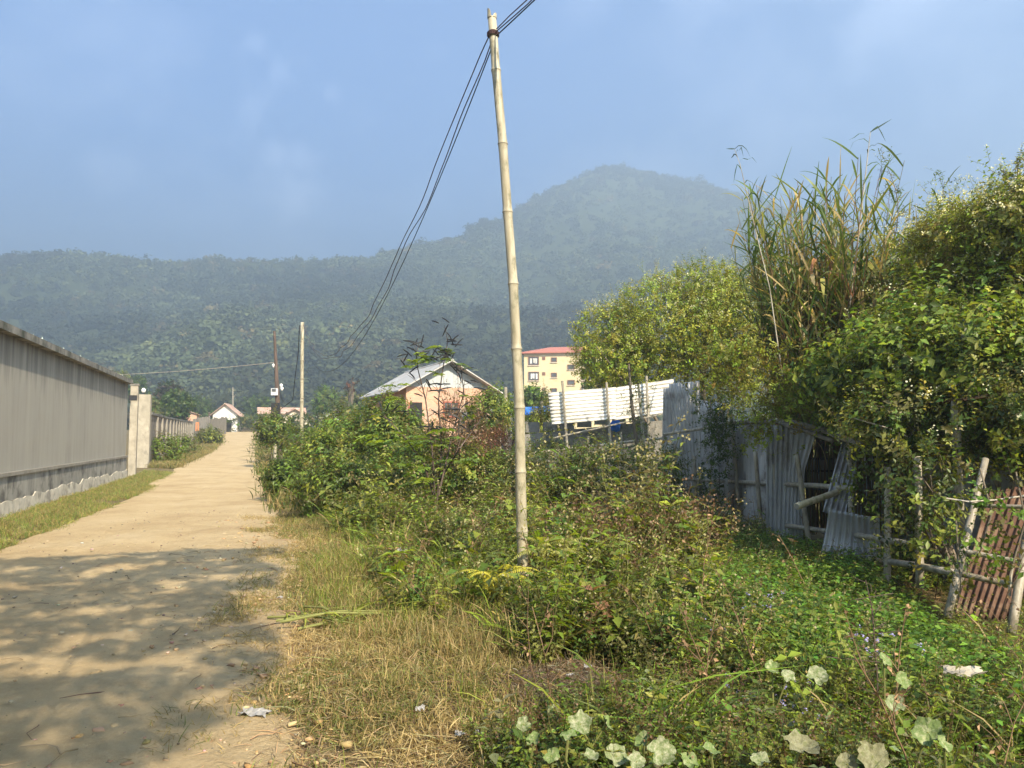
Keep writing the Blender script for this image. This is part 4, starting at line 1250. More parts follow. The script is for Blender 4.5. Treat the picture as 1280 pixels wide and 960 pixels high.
def bush(name, label, cat, ells, n, tpls, bases, w=None, scale=(.8, 1.25), group=None, up=.55, base=None, stems=(), trunk=None, flower_t=None, flower_frac=0, inner=.25, seed=1, mat=None, zmin=.02, sprays=0, tilt=.45):
    r = np.random.default_rng(seed)
    e0 = np.array(ells)[:, :3].mean(0)
    root = thing(name, label, cat, base if base is not None else (e0[0], e0[1], float(gz(e0[0], e0[1]))), group)
    p, nr, k = bush_points(ells, n, r, inner, zmin)
    d = nr * .8 + UP * up + r.normal(size=p.shape) * tilt
    m = len(p)
    tone = fbm(p[:, 0] * 1.1 + 4, p[:, 2] * 1.1 + p[:, 1] * .7, 95, 2)[:, None]
    c = mixcol(bases, m, w, .20, r) * (.72 + .56 * tone)
    s = Scatter(); sc = r.uniform(*scale, m)
    if flower_t is not None:
        f = (r.random(m) < flower_frac) & (nr[:, 2] > -.1)
        s.put(flower_t, p[f], d[f], sc[f], c[f], r=r); g = ~f
        s.put(tpls, p[g], d[g], sc[g], c[g], r=r)
    else:
        s.put(tpls, p, d, sc, c, r=r)
    if sprays:     # long shoots that break the outline
        q = np.argsort(-(nr[:, 2] + .25 * r.random(m)))[:max(sprays * 4, 8)]; q = r.choice(q, sprays)
        for i in q:
            dd = d[i] / np.linalg.norm(d[i]) + UP * .5 + rv(r, .25); dd /= np.linalg.norm(dd); L_ = r.uniform(.25, .6) * sc[i]
            pp = np.stack([p[i] + dd * L_ * t_ for t_ in (.35, .7, 1.0)])
            s.put(flower_t or tpls, pp, dd[None] + .1 * r.normal(size=(3, 3)), np.array([.8, .7, .6]) * sc[i], np.repeat(c[i:i + 1], 3, 0), r=r)
    s.build('foliage', mat or M['leaf'], root)
    b = MB(); rr = random.Random(seed)
    g0 = np.array([root.location[0], root.location[1], root.location[2] - .15])
    for e in ells:
        c_ = np.array(e[:3]); top = c_ + np.array([rr.uniform(-.3, .3) * e[3], rr.uniform(-.3, .3) * e[4], .35 * e[5]])
        b0 = g0 + np.array([rr.uniform(-.12, .12), rr.uniform(-.12, .12), 0])
        md = (b0 + top) / 2 + np.array([rr.uniform(-.15, .15), rr.uniform(-.15, .15), -.1 * e[5]])
        rad = trunk or .03
        b.tube([b0, md, top], [rad, rad * .6, rad * .25], 7)
        for _ in range(3):
            q = md + (top - md) * rr.uniform(.1, .9); tip = c_ + np.array([rr.uniform(-.8, .8) * e[3], rr.uniform(-.8, .8) * e[4], rr.uniform(-.1, .8) * e[5]])
            b.tube([q, (q + tip) / 2 + np.array([0, 0, .08]), tip], [rad * .45, rad * .3, rad * .12], 5)
    b.build('trunk' if trunk and trunk > .05 else 'stem', M['bark'], root)
    return root


# the yellow-green bush behind the zinc sheets
YB = 20.2
bush('flowering_bush', 'large yellow green bush with pale flower tips beside the pale zinc sheets', 'bush',
     [ell(905, 425, YB, 70, 75, 1.5), ell(835, 410, YB + .3, 75, 62, 1.4), ell(770, 430, YB + .4, 50, 50, 1.0), ell(880, 370, YB + .2, 45, 38, .9), ell(780, 455, YB, 60, 30, .9, .7), ell(940, 400, YB, 50, 60, 1.2)],
     7200, TW, [(.36, .38, .06), G_LIME, G_YL, G_BR], [.42, .25, .2, .13], (.75, 1.15), base=(at(865, 500, YB)[0], YB, -.1), trunk=.07, flower_t=TWF, flower_frac=.45, seed=21, sprays=60, zmin=1.5)
# slim tree stem rising before the sheets (the creeper-wrapped stake)
t = thing('sapling', 'slim mossy sapling trunk rising past the pale zinc sheets into the bush', 'tree', (at(805, 640, 16.9)[0], 16.9, 0))
MB().tube([at(808, 655, 16.9), at(801, 600, 16.9), at(795, 545, 16.9), at(789, 500, 16.9), at(786, 455, 17)], [.055, .05, .045, .035, .02], 8).build('trunk', M['bark'], t)
s = Scatter(); r_ = np.random.default_rng(31); n = 260
tt_ = r_.random(n); P_ = np.array([at(np.interp(q, [0, 1], [789, 806]), 470 + 160 * q, 16.9) for q in tt_]) + r_.normal(size=(n, 3)) * np.array([.16, .16, .1])
s.put(TW, P_, r_.normal(size=(n, 3)) + UP * .3, r_.uniform(.35, .7, n), mixcol([G_DK, G_MD, G_YL], n, [.4, .4, .2], r=r_)); s.build('foliage', M['leaf'], t)

# vine draping over the tall sheets and the fence
def vine(name, label, paths, n, bases, w, sp=.12, seed=1, tpls=None, sc=(.45, .85), zmin=-9, down=.35):
    r = np.random.default_rng(seed); root = thing(name, label, 'vine', paths[0][0])
    P_ = []; b = MB()
    for pth in paths:
        pth = [np.array(q) for q in pth]; b.tube(pth, .008, 5)
        L_ = [np.linalg.norm(pth[i + 1] - pth[i]) for i in range(len(pth) - 1)]; cum = np.concatenate([[0], np.cumsum(L_)])
        k = max(6, int(n / len(paths))); q = r.random(k) * cum[-1]
        P_.append(np.stack([np.interp(q, cum, [a[j] for a in pth]) for j in range(3)], 1) + r.normal(size=(k, 3)) * sp)
    P_ = np.concatenate(P_); m = len(P_)
    s = Scatter(); d = r.normal(size=(m, 3)) * .7 + np.array([-.3, -.5, -down])
    s.put(tpls or TW, P_, d, r.uniform(*sc, m), mixcol(bases, m, w, .22, r), r=r)
    s.build('foliage', M['leaf'], root); b.build('stem', M['bark'], root)
    return root
vine('vine', 'dark leafy vine covering the joint of the tall grey sheets and the low fence', [[at(888, 500, 15.2), at(890, 560, 15.4), at(887, 640, 15.6)], [at(875, 490, 15.4), at(898, 540, 15.1), at(900, 640, 15.3)], [at(905, 505, 14.8), at(902, 560, 15)]], 420, [G_DK, G_MD], [.6, .4], .15, 41)
vine('hanging_vine', 'yellow green vine hanging in a tassel over the low grey sheets', [[at(930, 490, 12.3), at(945, 520, 12.2), at(950, 555, 12.2)], [at(960, 480, 12.3), at(958, 520, 12.2), at(945, 545, 12.2)], [at(905, 470, 13), at(935, 500, 12.4)], [at(985, 485, 12), at(970, 510, 12)]], 300, [G_YL, G_LIME, (.24, .20, .05)], [.5, .3, .2], .14, 42)
vine('trailing_vine', 'yellowing vine shoots trailing over the top rail beneath the reeds', [[at(870, 468, 13.5), at(925, 455, 12.6), at(990, 470, 12), at(1040, 480, 11.6)], [at(890, 455, 13.3), at(960, 440, 12.3)], [at(985, 500, 11.8), at(1035, 500, 11.4), at(1060, 470, 11.2)]], 620, [G_YL, G_OL, (.25, .20, .05), G_LIME], [.4, .2, .15, .25], .22, 43, sc=(.6, 1.0))

# big thicket on the right
bush('thicket', 'huge tangled green thicket climbing over the shelter roof', 'bush',
     [ell(1215, 365, 12.5, 125, 85, 2.0), ell(1300, 330, 11, 100, 80, 1.8), ell(1150, 430, 13.8, 95, 85, 1.5), ell(1235, 440, 10.5, 150, 95, 1.5), ell(1340, 430, 10, 120, 130, 1.6), ell(1180, 385, 13.4, 70, 60, 1.3)],
     7600, TW + TWL[:2] + TWN[:2], [G_BR, G_YL, G_LIME, (.36, .37, .07)], [.25, .33, .22, .2], (.85, 1.3), base=(7.0, 11.5, -.2), trunk=.06, flower_t=TWF, flower_frac=.5, seed=22, sprays=120, zmin=1.6)
bush('flowering_thicket', 'sunlit thicket crest with white flower heads against the sky', 'bush',
     [ell(1280, 290, 9.6, 62, 48, .8), ell(1205, 312, 10.4, 62, 38, .8), ell(1340, 290, 9.2, 60, 70, .9)],
     2300, TW, [(.36, .37, .07), G_YL, G_LIME, G_PALE], [.3, .3, .22, .18], (.8, 1.2), base=(7.2, 9.8, -.2), flower_t=TWF, flower_frac=.6, seed=23, sprays=70, zmin=2.0)
bush('bramble', 'dim low bramble spilling over the bamboo fence beside the ladder frame', 'bush',
     [ell(1130, 530, 9.2, 80, 34, .5), ell(1158, 610, 8.2, 34, 44, .3, .7), ell(1245, 535, 8.6, 80, 36, .7), ell(1120, 500, 10.2, 70, 34, .7), ell(1150, 665, 8.2, 34, 34, .25, .6), ell(1290, 520, 8.3, 70, 60, .8), ell(1098, 600, 9.9, 26, 40, .25, .7)],
     1800, TW, [G_DK, G_MD, G_OL, G_YL], [.2, .3, .2, .3], (.75, 1.2), base=(5.4, 9.0, -.2), seed=24, sprays=14, zmin=.15, flower_t=TWF, flower_frac=.08)
bush('leafy_bush', 'bright leafy bush bulging out above the low fence and under the reeds', 'bush',
     [ell(1165, 460, 9.7, 95, 55, .8), ell(1080, 480, 11.0, 60, 45, .7), ell(1250, 470, 9.0, 80, 60, .8)],
     2300, TW + TWL[:3], [G_BR, G_MD, G_YL, G_LIME], [.3, .22, .28, .2], (.95, 1.35), base=(5.6, 9.9, -.2), seed=25, sprays=50, zmin=1.5)
# bare vine runners across the front of the thicket
for i, (lab, pts) in enumerate((('long bare vine runner looping across the front of the dark thicket', [(1068, 523, 9.4), (1110, 535, 9.1), (1150, 553, 8.9), (1185, 557, 8.8), (1222, 548, 8.7)]),
                                ('straight bare runner above the looping one', [(1060, 506, 9.6), (1100, 510, 9.4), (1145, 510, 9.2)]),
                                ('pale bare runner crossing the top of the ladder frame', [(1183, 623, 7.0), (1210, 627, 6.9), (1245, 625, 6.85), (1285, 619, 6.8)]))):
    tag(MB().tube([at(*q) for q in pts], .0075, 6).build('vine_runner', M['wire_pale']), lab, 'vine', 'bare vine runners')
# slender shoot standing out of the thicket
for i, (lab, u, v, Y, h) in enumerate((('slender leafy shoot with a forked top above the thicket left of its crest', 1118, 300, 11.0, 95), ('arching leafy shoot with pale flowers above the thicket middle', 1150, 300, 10.8, 78), ('tall thin shoot at the very edge of the thicket crest', 1262, 250, 9.4, 52))):
    r_ = np.random.default_rng(900 + i); root = thing('shoot', lab, 'plant', at(u, v, Y), 'shoots above the thicket')
    a = at(u, v, Y); b_ = at(u + (-12, 22, 8)[i], v - h, Y); pth = [a + (b_ - a) * q + np.array([(.12, .2, .05)[i] * math.sin(q * 3), 0, 0]) for q in np.linspace(0, 1, 7)]
    MB().tube(pth, [.008 - .0008 * k for k in range(7)], 5).build('stem', M['bark'], root)
    s = Scatter(); P_ = np.array([pth[1 + k % 6] for k in range(16)]) + r_.normal(size=(16, 3)) * .03
    s.put(TWN, P_, r_.normal(size=(16, 3)) * .8 + UP * .3, .75, mixcol([G_MD, G_OL], 16, r=r_)); s.put(TWF, P_[-5:], UP, .5, mixcol([G_MD], 5, r=r_))
    s.build('foliage', M['leaf'], root)


# ------------------------------------------------------------------ reed clump
def reed_clump(name, label, cx_px, base_v, Y, n, hmin, hmax, spread, seed):
    r = np.random.default_rng(seed); b0 = at(cx_px, base_v, Y); hb = b0[2]; b0[2] = 0.0; hmin += hb; hmax += hb
    root = thing(name, label, 'reeds', b0)
    t = TPL(); mul = None
    for i in range(n):
        b = b0 + np.array([r.normal() * spread, r.normal() * spread * .7, 0]); b[0] = max(b[0], 4.85 + .1 * r.random()); H = r.uniform(hmin, hmax)
        le = np.array([r.normal() * .06, r.normal() * .06]) + (b - b0)[:2] * .13
        cur = lambda s: b + np.array([le[0] * s ** 1.6 * H, le[1] * s ** 1.6 * H, H * s])
        sc_ = np.array([.20, .17, .07]) if r.random() < .6 else np.array([.24, .13, .08])
        stem(t, [cur(q) for q in (0, .3, .6, .85, 1)], .011, .004, 1, sc_ * r.uniform(.7, 1.2))
        nl = r.integers(15, 22)
        for j in range(nl):
            s = .36 + .64 * (j + r.random()) / nl; a = r.uniform(0, 2 * PI); o = np.array([math.cos(a), math.sin(a), 0]) * r.uniform(.45, 1)
            Ll = r.uniform(.4, .85) * (1.15 - .35 * s); rise = r.uniform(.7, 1.7) * (.6 + .6 * s); drp = r.uniform(.3, 1.3) * (1.25 - .5 * s)
            p0 = cur(min(s, 1))
            P_ = [p0 + o * Ll * (q - .15 * q * q * drp) + UP * Ll * (rise * q - drp * q * q) * .8 for q in (0, .2, .4, .6, .8, 1)]
            u_ = r.random()
            if s < .62 and u_ < .5: c_ = np.array([(.46, .29, .12), (.50, .40, .22), (.40, .20, .10)][r.integers(0, 3)]) * r.uniform(.6, 1.15)
            elif u_ < .20: c_ = np.array((.48, .36, .16)) * r.uniform(.7, 1.1)
            elif u_ < .32: c_ = np.array((.30, .30, .07))
            else: c_ = np.array([(.08, .135, .032), (.12, .18, .042), (.17, .215, .06)][r.integers(0, 3)]) * r.uniform(.75, 1.2)
            strip(t, P_, r.uniform(.022, .048), UP + rv(r, .5), 1, c_)
    # some drooping dead leaves hanging in front
    for j in range(90):
        p0 = b0 + np.array([max(-.45, r.normal() * spread * .9), -abs(r.normal()) * .3 - .35, r.uniform(.46, .76) * hmax]); Ll = r.uniform(.35, .7); o = np.array([r.normal() * .25, -.3, 0])
        P_ = [p0 + o * Ll * q - UP * Ll * q * q + UP * .1 * q for q in (0, .25, .5, .75, 1)]
        strip(t, P_, r.uniform(.05, .085), np.array([0, -1, .3]) + rv(r, .5), 1, np.array([(.50, .36, .13), (.52, .42, .22), (.42, .20, .10), (.40, .38, .10)][r.integers(0, 4)]) * r.uniform(.7, 1.15))
    t.done(); s = Scatter(); s.put([t], np.zeros((1, 3)), UP, 1.0, np.ones((1, 3)), roll=0.0, r=r)
    s.build('foliage', M['leaf'], root)
    return root
reed_clump('reed_clump', 'tall reed clump with drooping tan dead leaves towering over the low fence', 1026, 560, 13.4, 250, 2.0, 4.75, .50, 51)
reed_clump('reed_clump', 'smaller reed clump leaning out just beside the towering one', 1092, 500, 12.9, 80, 1.7, 3.1, .5, 52)
# two long stalks flung out to the left of the clump
for i, (lab, pts) in enumerate((('tallest lone reed stalk leaning away from the clump over the yellow green bush', [(978, 470, 12.2), (962, 360, 12.2), (940, 270, 12.2), (925, 205, 12.1), (918, 186, 12.1)]),
                                ('lone reed stalk rising highest with a flag leaf at its tip', [(1060, 400, 12.3), (1075, 280, 12.3), (1084, 200, 12.3), (1088, 165, 12.3)]))):
    r_ = np.random.default_rng(930 + i); root = thing('reed_stalk', lab, 'reeds', at(*pts[0]), 'lone reed stalks'); P_ = [at(*q) for q in pts]
    MB().tube(P_, [.012, .010, .008, .005, .003][:len(P_)], 6).build('stem', M['bamboo_old'], root)
    t = TPL()
    for j in range(12):
        q = 1.0 + (len(P_) - 2.02) * j / 11; k = int(q); p0 = P_[k] + (P_[k + 1] - P_[k]) * (q - k); a = r_.uniform(0, 2 * PI); o = np.array([math.cos(a), .3 * math.sin(a), 0]); Ll = r_.uniform(.3, .5)
        strip(t, [p0 + o * Ll * x * .9 + UP * Ll * (.9 * x - (.6 + .8 * r_.random()) * x * x) for x in (0, .25, .5, .75, 1)], .026, UP + rv(r_, .5), 1, np.array((.05, .09, .03)) * r_.uniform(.7, 1.6))
    o = np.array([.45, 0, .2]); p0 = P_[-1]
    strip(t, [p0 + o * x * (.8 if i else -.3) + UP * .06 * x for x in (0, .33, .66, 1)], .03, np.array([0, -1, .5]), 1, (.03, .06, .03))
    s = Scatter(); s.put([t.done()], np.zeros((1, 3)), UP, 1.0, np.ones((1, 3)), roll=0.0, r=r_); s.build('foliage', M['leaf'], root)

# ------------------------------------------------------------------ roadside shrubs and mid-distance plants
def sh(label, u, v, Y, ru, rvv, n, tp, bases, w=None, seed=1, sc=(.8, 1.3), ext=(), name='shrub', ff=0, up=.5, zmin=.05, grp='shrubs along the road edge', spr=6):
    es = [ell(u, v, Y, ru, rvv, ru * Y / 962 * .9)] + [ell(*e, e[3] * e[2] / 962 * .9) if len(e) == 5 else e for e in ext]
    return bush(name, label, 'shrub', es, n, tp, bases, w, sc, grp, up, base=(at(u, v, Y)[0], Y, float(gz(at(u, v, Y)[0], Y))), flower_t=TWF if ff else None, flower_frac=ff, seed=seed, zmin=zmin, sprays=spr)
GW = [G_MD, G_BR, G_OL, G_YL]; WW = [.35, .33, .15, .17]
sh('dark shrub right at the foot of the dark pole', 340, 540, 37, 14, 14, 320, TWL, GW, WW, 61, (1.0, 1.6))
sh('rounded shrub hiding the foot of the thin bamboo post', 382, 558, 32, 30, 14, 480, TWL, GW, WW, 62, (1.0, 1.5), ((425, 553, 31, 26, 16),))
sh('broad shrub with lush leaves where the verge meets the road bend', 384, 588, 23, 34, 20, 800, TWL, [G_BR, G_MD, G_YL, G_OL], [.38, .25, .22, .15], 63, (.8, 1.25), ((415, 575, 22, 40, 26),))
sh('tall leafy shrub straight under the teal roof', 452, 560, 24, 42, 30, 800, TWL, GW, WW, 64, (.9, 1.4), ((428, 543, 25, 24, 20),))
sh('dense shrub before the left wall of the brick house', 497, 555, 22, 38, 38, 800, TWL, GW, WW, 65, (.8, 1.3), ((480, 520, 23, 20, 18),), spr=12)
sh('mixed shrub with fine yellow green leaves below the podded plant', 545, 585, 17, 50, 34, 1100, TW, [G_BR, G_YL, G_OL, G_MD], [.3, .25, .2, .25], 66, (.9, 1.4), ((590, 600, 16, 40, 26),))
sh('low sprawling shrub in the middle of the weedy verge', 470, 612, 15.5, 62, 34, 1300, TWL + TW, [G_BR, G_MD, G_OL, G_YL], [.3, .3, .25, .15], 67, (.65, 1.0), ((415, 618, 15, 42, 30),))
sh('small leafy shrub leaning over the road edge', 356, 602, 19, 18, 14, 300, TWL, [G_MD, G_BR, G_DK], None, 68, (.7, 1.0))
sh('creeper covered shrub between the grey sheets and the tall pole', 612, 520, 28, 24, 22, 420, TWL, [G_BR, G_MD, G_YL], None, 69, (.9, 1.3), zmin=1.0)
sh('climbing shrub hanging on the grey sheets right of the tall pole', 672, 555, 22, 30, 40, 700, TW, [G_YL, G_MD, G_OL], None, 70, (.8, 1.3), ((690, 535, 21, 26, 24),))
sh('shaded green shrub low behind the tall pole', 690, 590, 16.5, 60, 30, 900, TW, [G_MD, G_DK, G_OL], None, 71, (.7, 1.1), ((640, 600, 16, 50, 24),))
sh('bushy weed mound against the tall dull sheets', 815, 600, 15.5, 36, 40, 700, TW, [G_MD, G_OL, G_DK], None, 72, (.7, 1.1), ((745, 592, 16, 40, 34),))
sh('fuzzy red brown dry shrub glowing in front of the grey sheets', 622, 566, 24, 46, 22, 1300, TWDRY, [(.22, .07, .045), (.28, .11, .065), (.18, .08, .05)], None, 73, (.9, 1.5), ((585, 572, 24, 26, 18),), name='dry_shrub', up=1.2, spr=20)
sh('dead brown shrub with curled leaves right of the podded plant', 575, 545, 16, 26, 42, 260, TWDRY, [(.22, .14, .09), (.30, .20, .12)], None, 74, (1.0, 1.7), name='dry_shrub', up=.7)
sh('green shrub crowding the base of the far panel fence', 205, 568, 41, 22, 14, 420, TWL, [G_MD, G_BR, G_OL], None, 75, (1.0, 1.6), ((228, 562, 52, 16, 12),), grp='shrubs along the panel fence')
sh('dry grass green shrub near the marker stake by the plank fence', 262, 549, 78, 12, 6, 260, TWL, [G_OL, G_MD, G_YL], None, 76, (1.6, 2.4), grp='shrubs along the panel fence')
sh('dark hedge across the end of the road below the gabled hut', 290, 530, 124, 24, 9, 420, TWBIG, [G_DK, G_OL, G_MD], None, 77, (1.0, 1.5), ((330, 529, 124, 26, 8),), grp='shrubs at the road end')
sh('scrubby green hedge before the low pink house', 372, 532, 84, 34, 10, 600, TWBIG, [G_OL, G_MD, G_DK], None, 78, (.8, 1.2), ((430, 520, 80, 34, 14),), grp='shrubs at the road end')

# podded plant (tall, with black pods)
def podded():
    r = np.random.default_rng(81); Y = 14.0; base = at(540, 640, Y); base[2] = 0
    root = thing('podded_plant', 'tall gangly plant bristling with black seed pods above broad leaves', 'plant', base)
    st_ = MB(); tips = []
    mains = [[(545, 640), (552, 560), (548, 500), (556, 445), (560, 425)], [(545, 640), (540, 560), (532, 500), (522, 460), (520, 440)], [(548, 620), (566, 540), (580, 490), (575, 455)], [(545, 630), (530, 580), (505, 545), (480, 520)], [(550, 600), (575, 560), (600, 525)]]
    for m_ in mains:
        P_ = [at(u, v, Y + r.normal() * .15) for u, v in m_]; st_.tube(P_, np.linspace(.018, .006, len(P_)), 6)
        for k in range(1, len(P_)):
            for _ in range(4):
                q = P_[k - 1] + (P_[k] - P_[k - 1]) * r.random(); d = np.array([r.normal() * .8, r.normal() * .5, abs(r.normal()) * .5 + .25]); d /= np.linalg.norm(d); e = q + d * r.uniform(.15, .42)
                st_.tube([q, (q + e) / 2 + UP * .03, e], [.006, .005, .003], 5); tips.append((q, e))
    st_.build('stem', M['wood_dark'], root)
    def pod(p, d, L_):
        m = MB(); d = d / np.linalg.norm(d); m.tube([p, p + d * L_ * .12, p + d * L_ * .5 + UP * .008, p + d * L_ * .88, p + d * L_], [.004, .011, .014, .011, .003], 5); m.build('pod', M['black'], root)
    np_ = 0
    for q, e in tips:
        if np_ < 92 and e[2] > 1.75:
            for _ in range(4 if e[2] > 2.9 else 2):
                if np_ >= 92: break
                d = np.array([r.normal(), r.normal() * .5, .35 * r.normal() + .3]); pod(e + rv(r, .06) - (e - q) * r.random() * .8, d, r.uniform(.17, .28)); np_ += 1
    s = Scatter()
    def pinnate(p, d, L_, nl, ll, c):
        t = TPL(); d = np.array(d, float); d /= np.linalg.norm(d); cur = lambda x: p + d * L_ * x - UP * L_ * .45 * x * x
        stem(t, [cur(0), cur(.5), cur(1)], .004, .002, 1, (.14, .17, .04)); sd_ = np.cross(d, UP); sd_ /= np.linalg.norm(sd_)
        for i in range(nl):
            x = .2 + .8 * (i + .5) / nl
            for sg in (-1, 1): leaf_at(t, cur(x), sd_ * sg + d * .45 - UP * .25, UP + rv(r, .2), ll, ll * .48, r.uniform(.8, 1.2))
        s.put([t.done()], np.zeros((1, 3)), UP, 1.0, np.array(c)[None], roll=0.0, r=r)
    for u, v in ((545, 440), (553, 436), (520, 448), (548, 446), (560, 448), (538, 452), (515, 460), (500, 485), (552, 470), (505, 500), (490, 500), (485, 515), (578, 500), (560, 540), (510, 550), (500, 560), (525, 555), (548, 555), (562, 565), (570, 580), (515, 575), (540, 585), (590, 520), (500, 585), (555, 590), (530, 450), (570, 455), (538, 600), (475, 545), (462, 560)):
        p = at(u, v, Y + r.normal() * .2); big = v > 530
        for _ in range(2): pinnate(p, (r.normal(), r.normal() - .5, .5 * abs(r.normal()) + .2), r.uniform(.4, .6) if big else .35, 6, .18 if big else .12, np.array(G_LIME if r.random() < .35 else G_BR) * r.uniform(.7, 1.2))
    s.build('foliage', M['leaf'], root)
podded()


# ------------------------------------------------------------------ trees between the houses
def tree(label, u, vtop, vbase_y, Y, ru, bases, n=420, seed=1, name='tree', w=None, sc=(1.0, 1.7), hs=1.0, tp=None):
    a = at(u, vtop, Y); g = float(gz(a[0], Y)); H = a[2] - g; R_ = ru * Y / 962; cz = a[2] - R_ * hs
    rr = np.random.default_rng(seed)
    es = [(a[0], Y, cz, R_ * .75, R_ * .75, R_ * hs, 1)] + [(a[0] + rr.uniform(-.6, .6) * R_, Y + rr.uniform(-.5, .5) * R_, cz + rr.uniform(-.5, .45) * R_ * hs, R_ * .5, R_ * .5, R_ * .45 * hs, .6) for _ in range(4)]
    return bush(name, label, 'tree', es, n, tp or TWBIG, bases, w, sc, 'trees among the houses', .35, base=(a[0], Y, g), trunk=max(.09, H * .018), seed=seed, zmin=g + .4)
tree('dark round tree standing behind the far panel fence', 222, 492, 0, 100, 16, [G_DK, G_MD], 460, 201, sc=(1.1, 1.8))
tree('dusky purple brown tree rising behind the dark round tree', 212, 481, 0, 118, 16, [(.075, .06, .04), G_DK], 420, 202, sc=(1.2, 2.0))
tree('small pale tree peeping over the panel fence near the pillars', 190, 500, 0, 85, 10, [G_OL, G_MD], 260, 203, sc=(.7, 1.2))
tree('low green tree beside the utility pole', 325, 498, 0, 160, 16, [G_MD, G_DK], 380, 204, sc=(1.5, 2.4))
tree('bright green tree behind the cream gabled house', 408, 487, 0, 130, 17, [G_BR, G_MD], 420, 205, sc=(1.2, 2.0))
tree('leafless reddish tree top over the shrubs behind the thin bamboo post', 438, 474, 0, 90, 7, [(.16, .07, .05), (.10, .06, .045)], 110, 206, sc=(.7, 1.1), hs=1.7, tp=TWDRY + TWBIG[:1])
tree('squat green tree behind the teal roof', 440, 494, 0, 105, 16, [G_MD, G_OL], 360, 207, sc=(1.1, 1.7))
tree('leafy tree at the right eave of the brick house', 622, 490, 0, 52, 22, [G_BR, G_MD, G_YL], 520, 208, sc=(.55, .95))
tree('broad green tree in front of the yellow apartment block', 668, 486, 0, 62, 22, [G_MD, G_BR, G_DK], 520, 209, sc=(.7, 1.2))
tree('large shady tree covering the right half of the yellow apartment block', 755, 425, 0, 60, 36, [G_OL, G_MD, (.13, .13, .05)], 900, 210, sc=(.7, 1.3), hs=1.2)
tree('yellowish tree poking above the wall coping', 150, 468, 0, 150, 15, [G_OL, G_YL], 300, 211, sc=(1.4, 2.2))
tree('dark tree just over the end of the grey wall', 168, 474, 0, 135, 12, [G_DK, G_MD], 300, 212, sc=(1.2, 2.0))
tree('tree filling the gap left of the low pink house', 250, 497, 0, 150, 20, [G_MD, G_DK], 420, 213, sc=(1.4, 2.2))
tree('tree rising behind the brick house ridge', 480, 488, 0, 120, 22, [G_DK, G_MD], 420, 214, sc=(1.2, 2.0))
tree('small tree between the pale shed and the brick house', 520, 487, 0, 95, 18, [G_MD, G_DK], 380, 215, sc=(1.0, 1.6))


# ------------------------------------------------------------------ verge: grass, weeds, creeper
def ground_pts(n, ylo, yhi, dlo, dhi, r, xmax=8.0, power=1.0):
    y = ylo + (yhi - ylo) * r.random(n) ** power
    x = xr(y) + dlo + (dhi - dlo) * r.random(n)
    m = x < xmax
    x, y = x[m], y[m]
    return x, y
def P3(x, y, dz=0.0): return np.stack([x, y, gz(x, y) - .03 + dz], 1)
def inpoly(u, v, poly):
    poly = np.array(poly, float); inside = np.zeros(len(u), bool); j = len(poly) - 1
    for i in range(len(poly)):
        xi, yi = poly[i]; xj, yj = poly[j]
        c = ((yi > v) != (yj > v)) & (u < (xj - xi) * (v - yi) / (yj - yi + 1e-9) + xi); inside ^= c; j = i
    return inside
def upx(x, y): return px(np.stack([x, y, np.zeros_like(x)], 1))
rg = np.random.default_rng(77)

FERN = [(585, 690), (690, 640), (775, 630), (780, 690), (670, 745), (590, 735)]
BURN = [(650, 855), (690, 842), (760, 845), (775, 878), (735, 902), (660, 893)]
CREEP = [(850, 690), (960, 665), (1060, 690), (1120, 735), (1200, 800), (1330, 870), (1330, 960), (1170, 905), (1040, 850), (960, 810), (890, 760)]
SHORT = [(300, 800), (330, 740), (470, 790), (600, 800), (690, 850), (650, 905), (700, 965), (640, 1200), (200, 1200), (280, 960)]

# short, mostly dry grass by the road
g1 = Scatter()
x, y = ground_pts(30000, 2.2, 17, -.5, 3.2, rg); u, v = upx(x, y); d = x - xr(y)
edge_n = fbm(x * 1.6, y * 1.6, 101, 4)
keep = (edge_n + d * .22 > .52) & ((d < 1.1 + .5 * edge_n) | inpoly(u, v, SHORT)) & ~inpoly(u, v, BURN)
x, y, d = x[keep], y[keep], d[keep]; n = len(x)
grn = fbm(x * .8, y * .8, 103, 3)[:, None] + .05
c = np.array(STRAW)[None] * (1 - sstep(.42, .6, grn)) + np.array((.15, .17, .045))[None] * sstep(.42, .6, grn)
c = c * (1 + .2 * rg.normal(size=(n, 1))).clip(.5, 1.6)
g1.put(GRS, P3(x, y), np.stack([rg.normal(0, .25, n), rg.normal(0, .25, n), np.ones(n)], 1), rg.uniform(.8, 1.6, n), c)
# straw litter on top
x, y = ground_pts(9000, 2.2, 14, -.3, 3.4, rg); u, v = upx(x, y); d = x - xr(y)
keep = (fbm(x * 1.3, y * 1.3, 105, 4) > .40) & ((d < 1.2) | inpoly(u, v, SHORT))
x, y = x[keep], y[keep]; n = len(x)
g1.put(LT, P3(x, y, .01), UP, rg.uniform(.7, 1.4, n), mixcol([STRAW, (.28, .20, .11), DRYB], n, [.55, .3, .15]))
tag(g1.build('dry_grass', M['grass']), 'short straw coloured grass and litter along the dirt road edge', 'grass', kind='stuff')

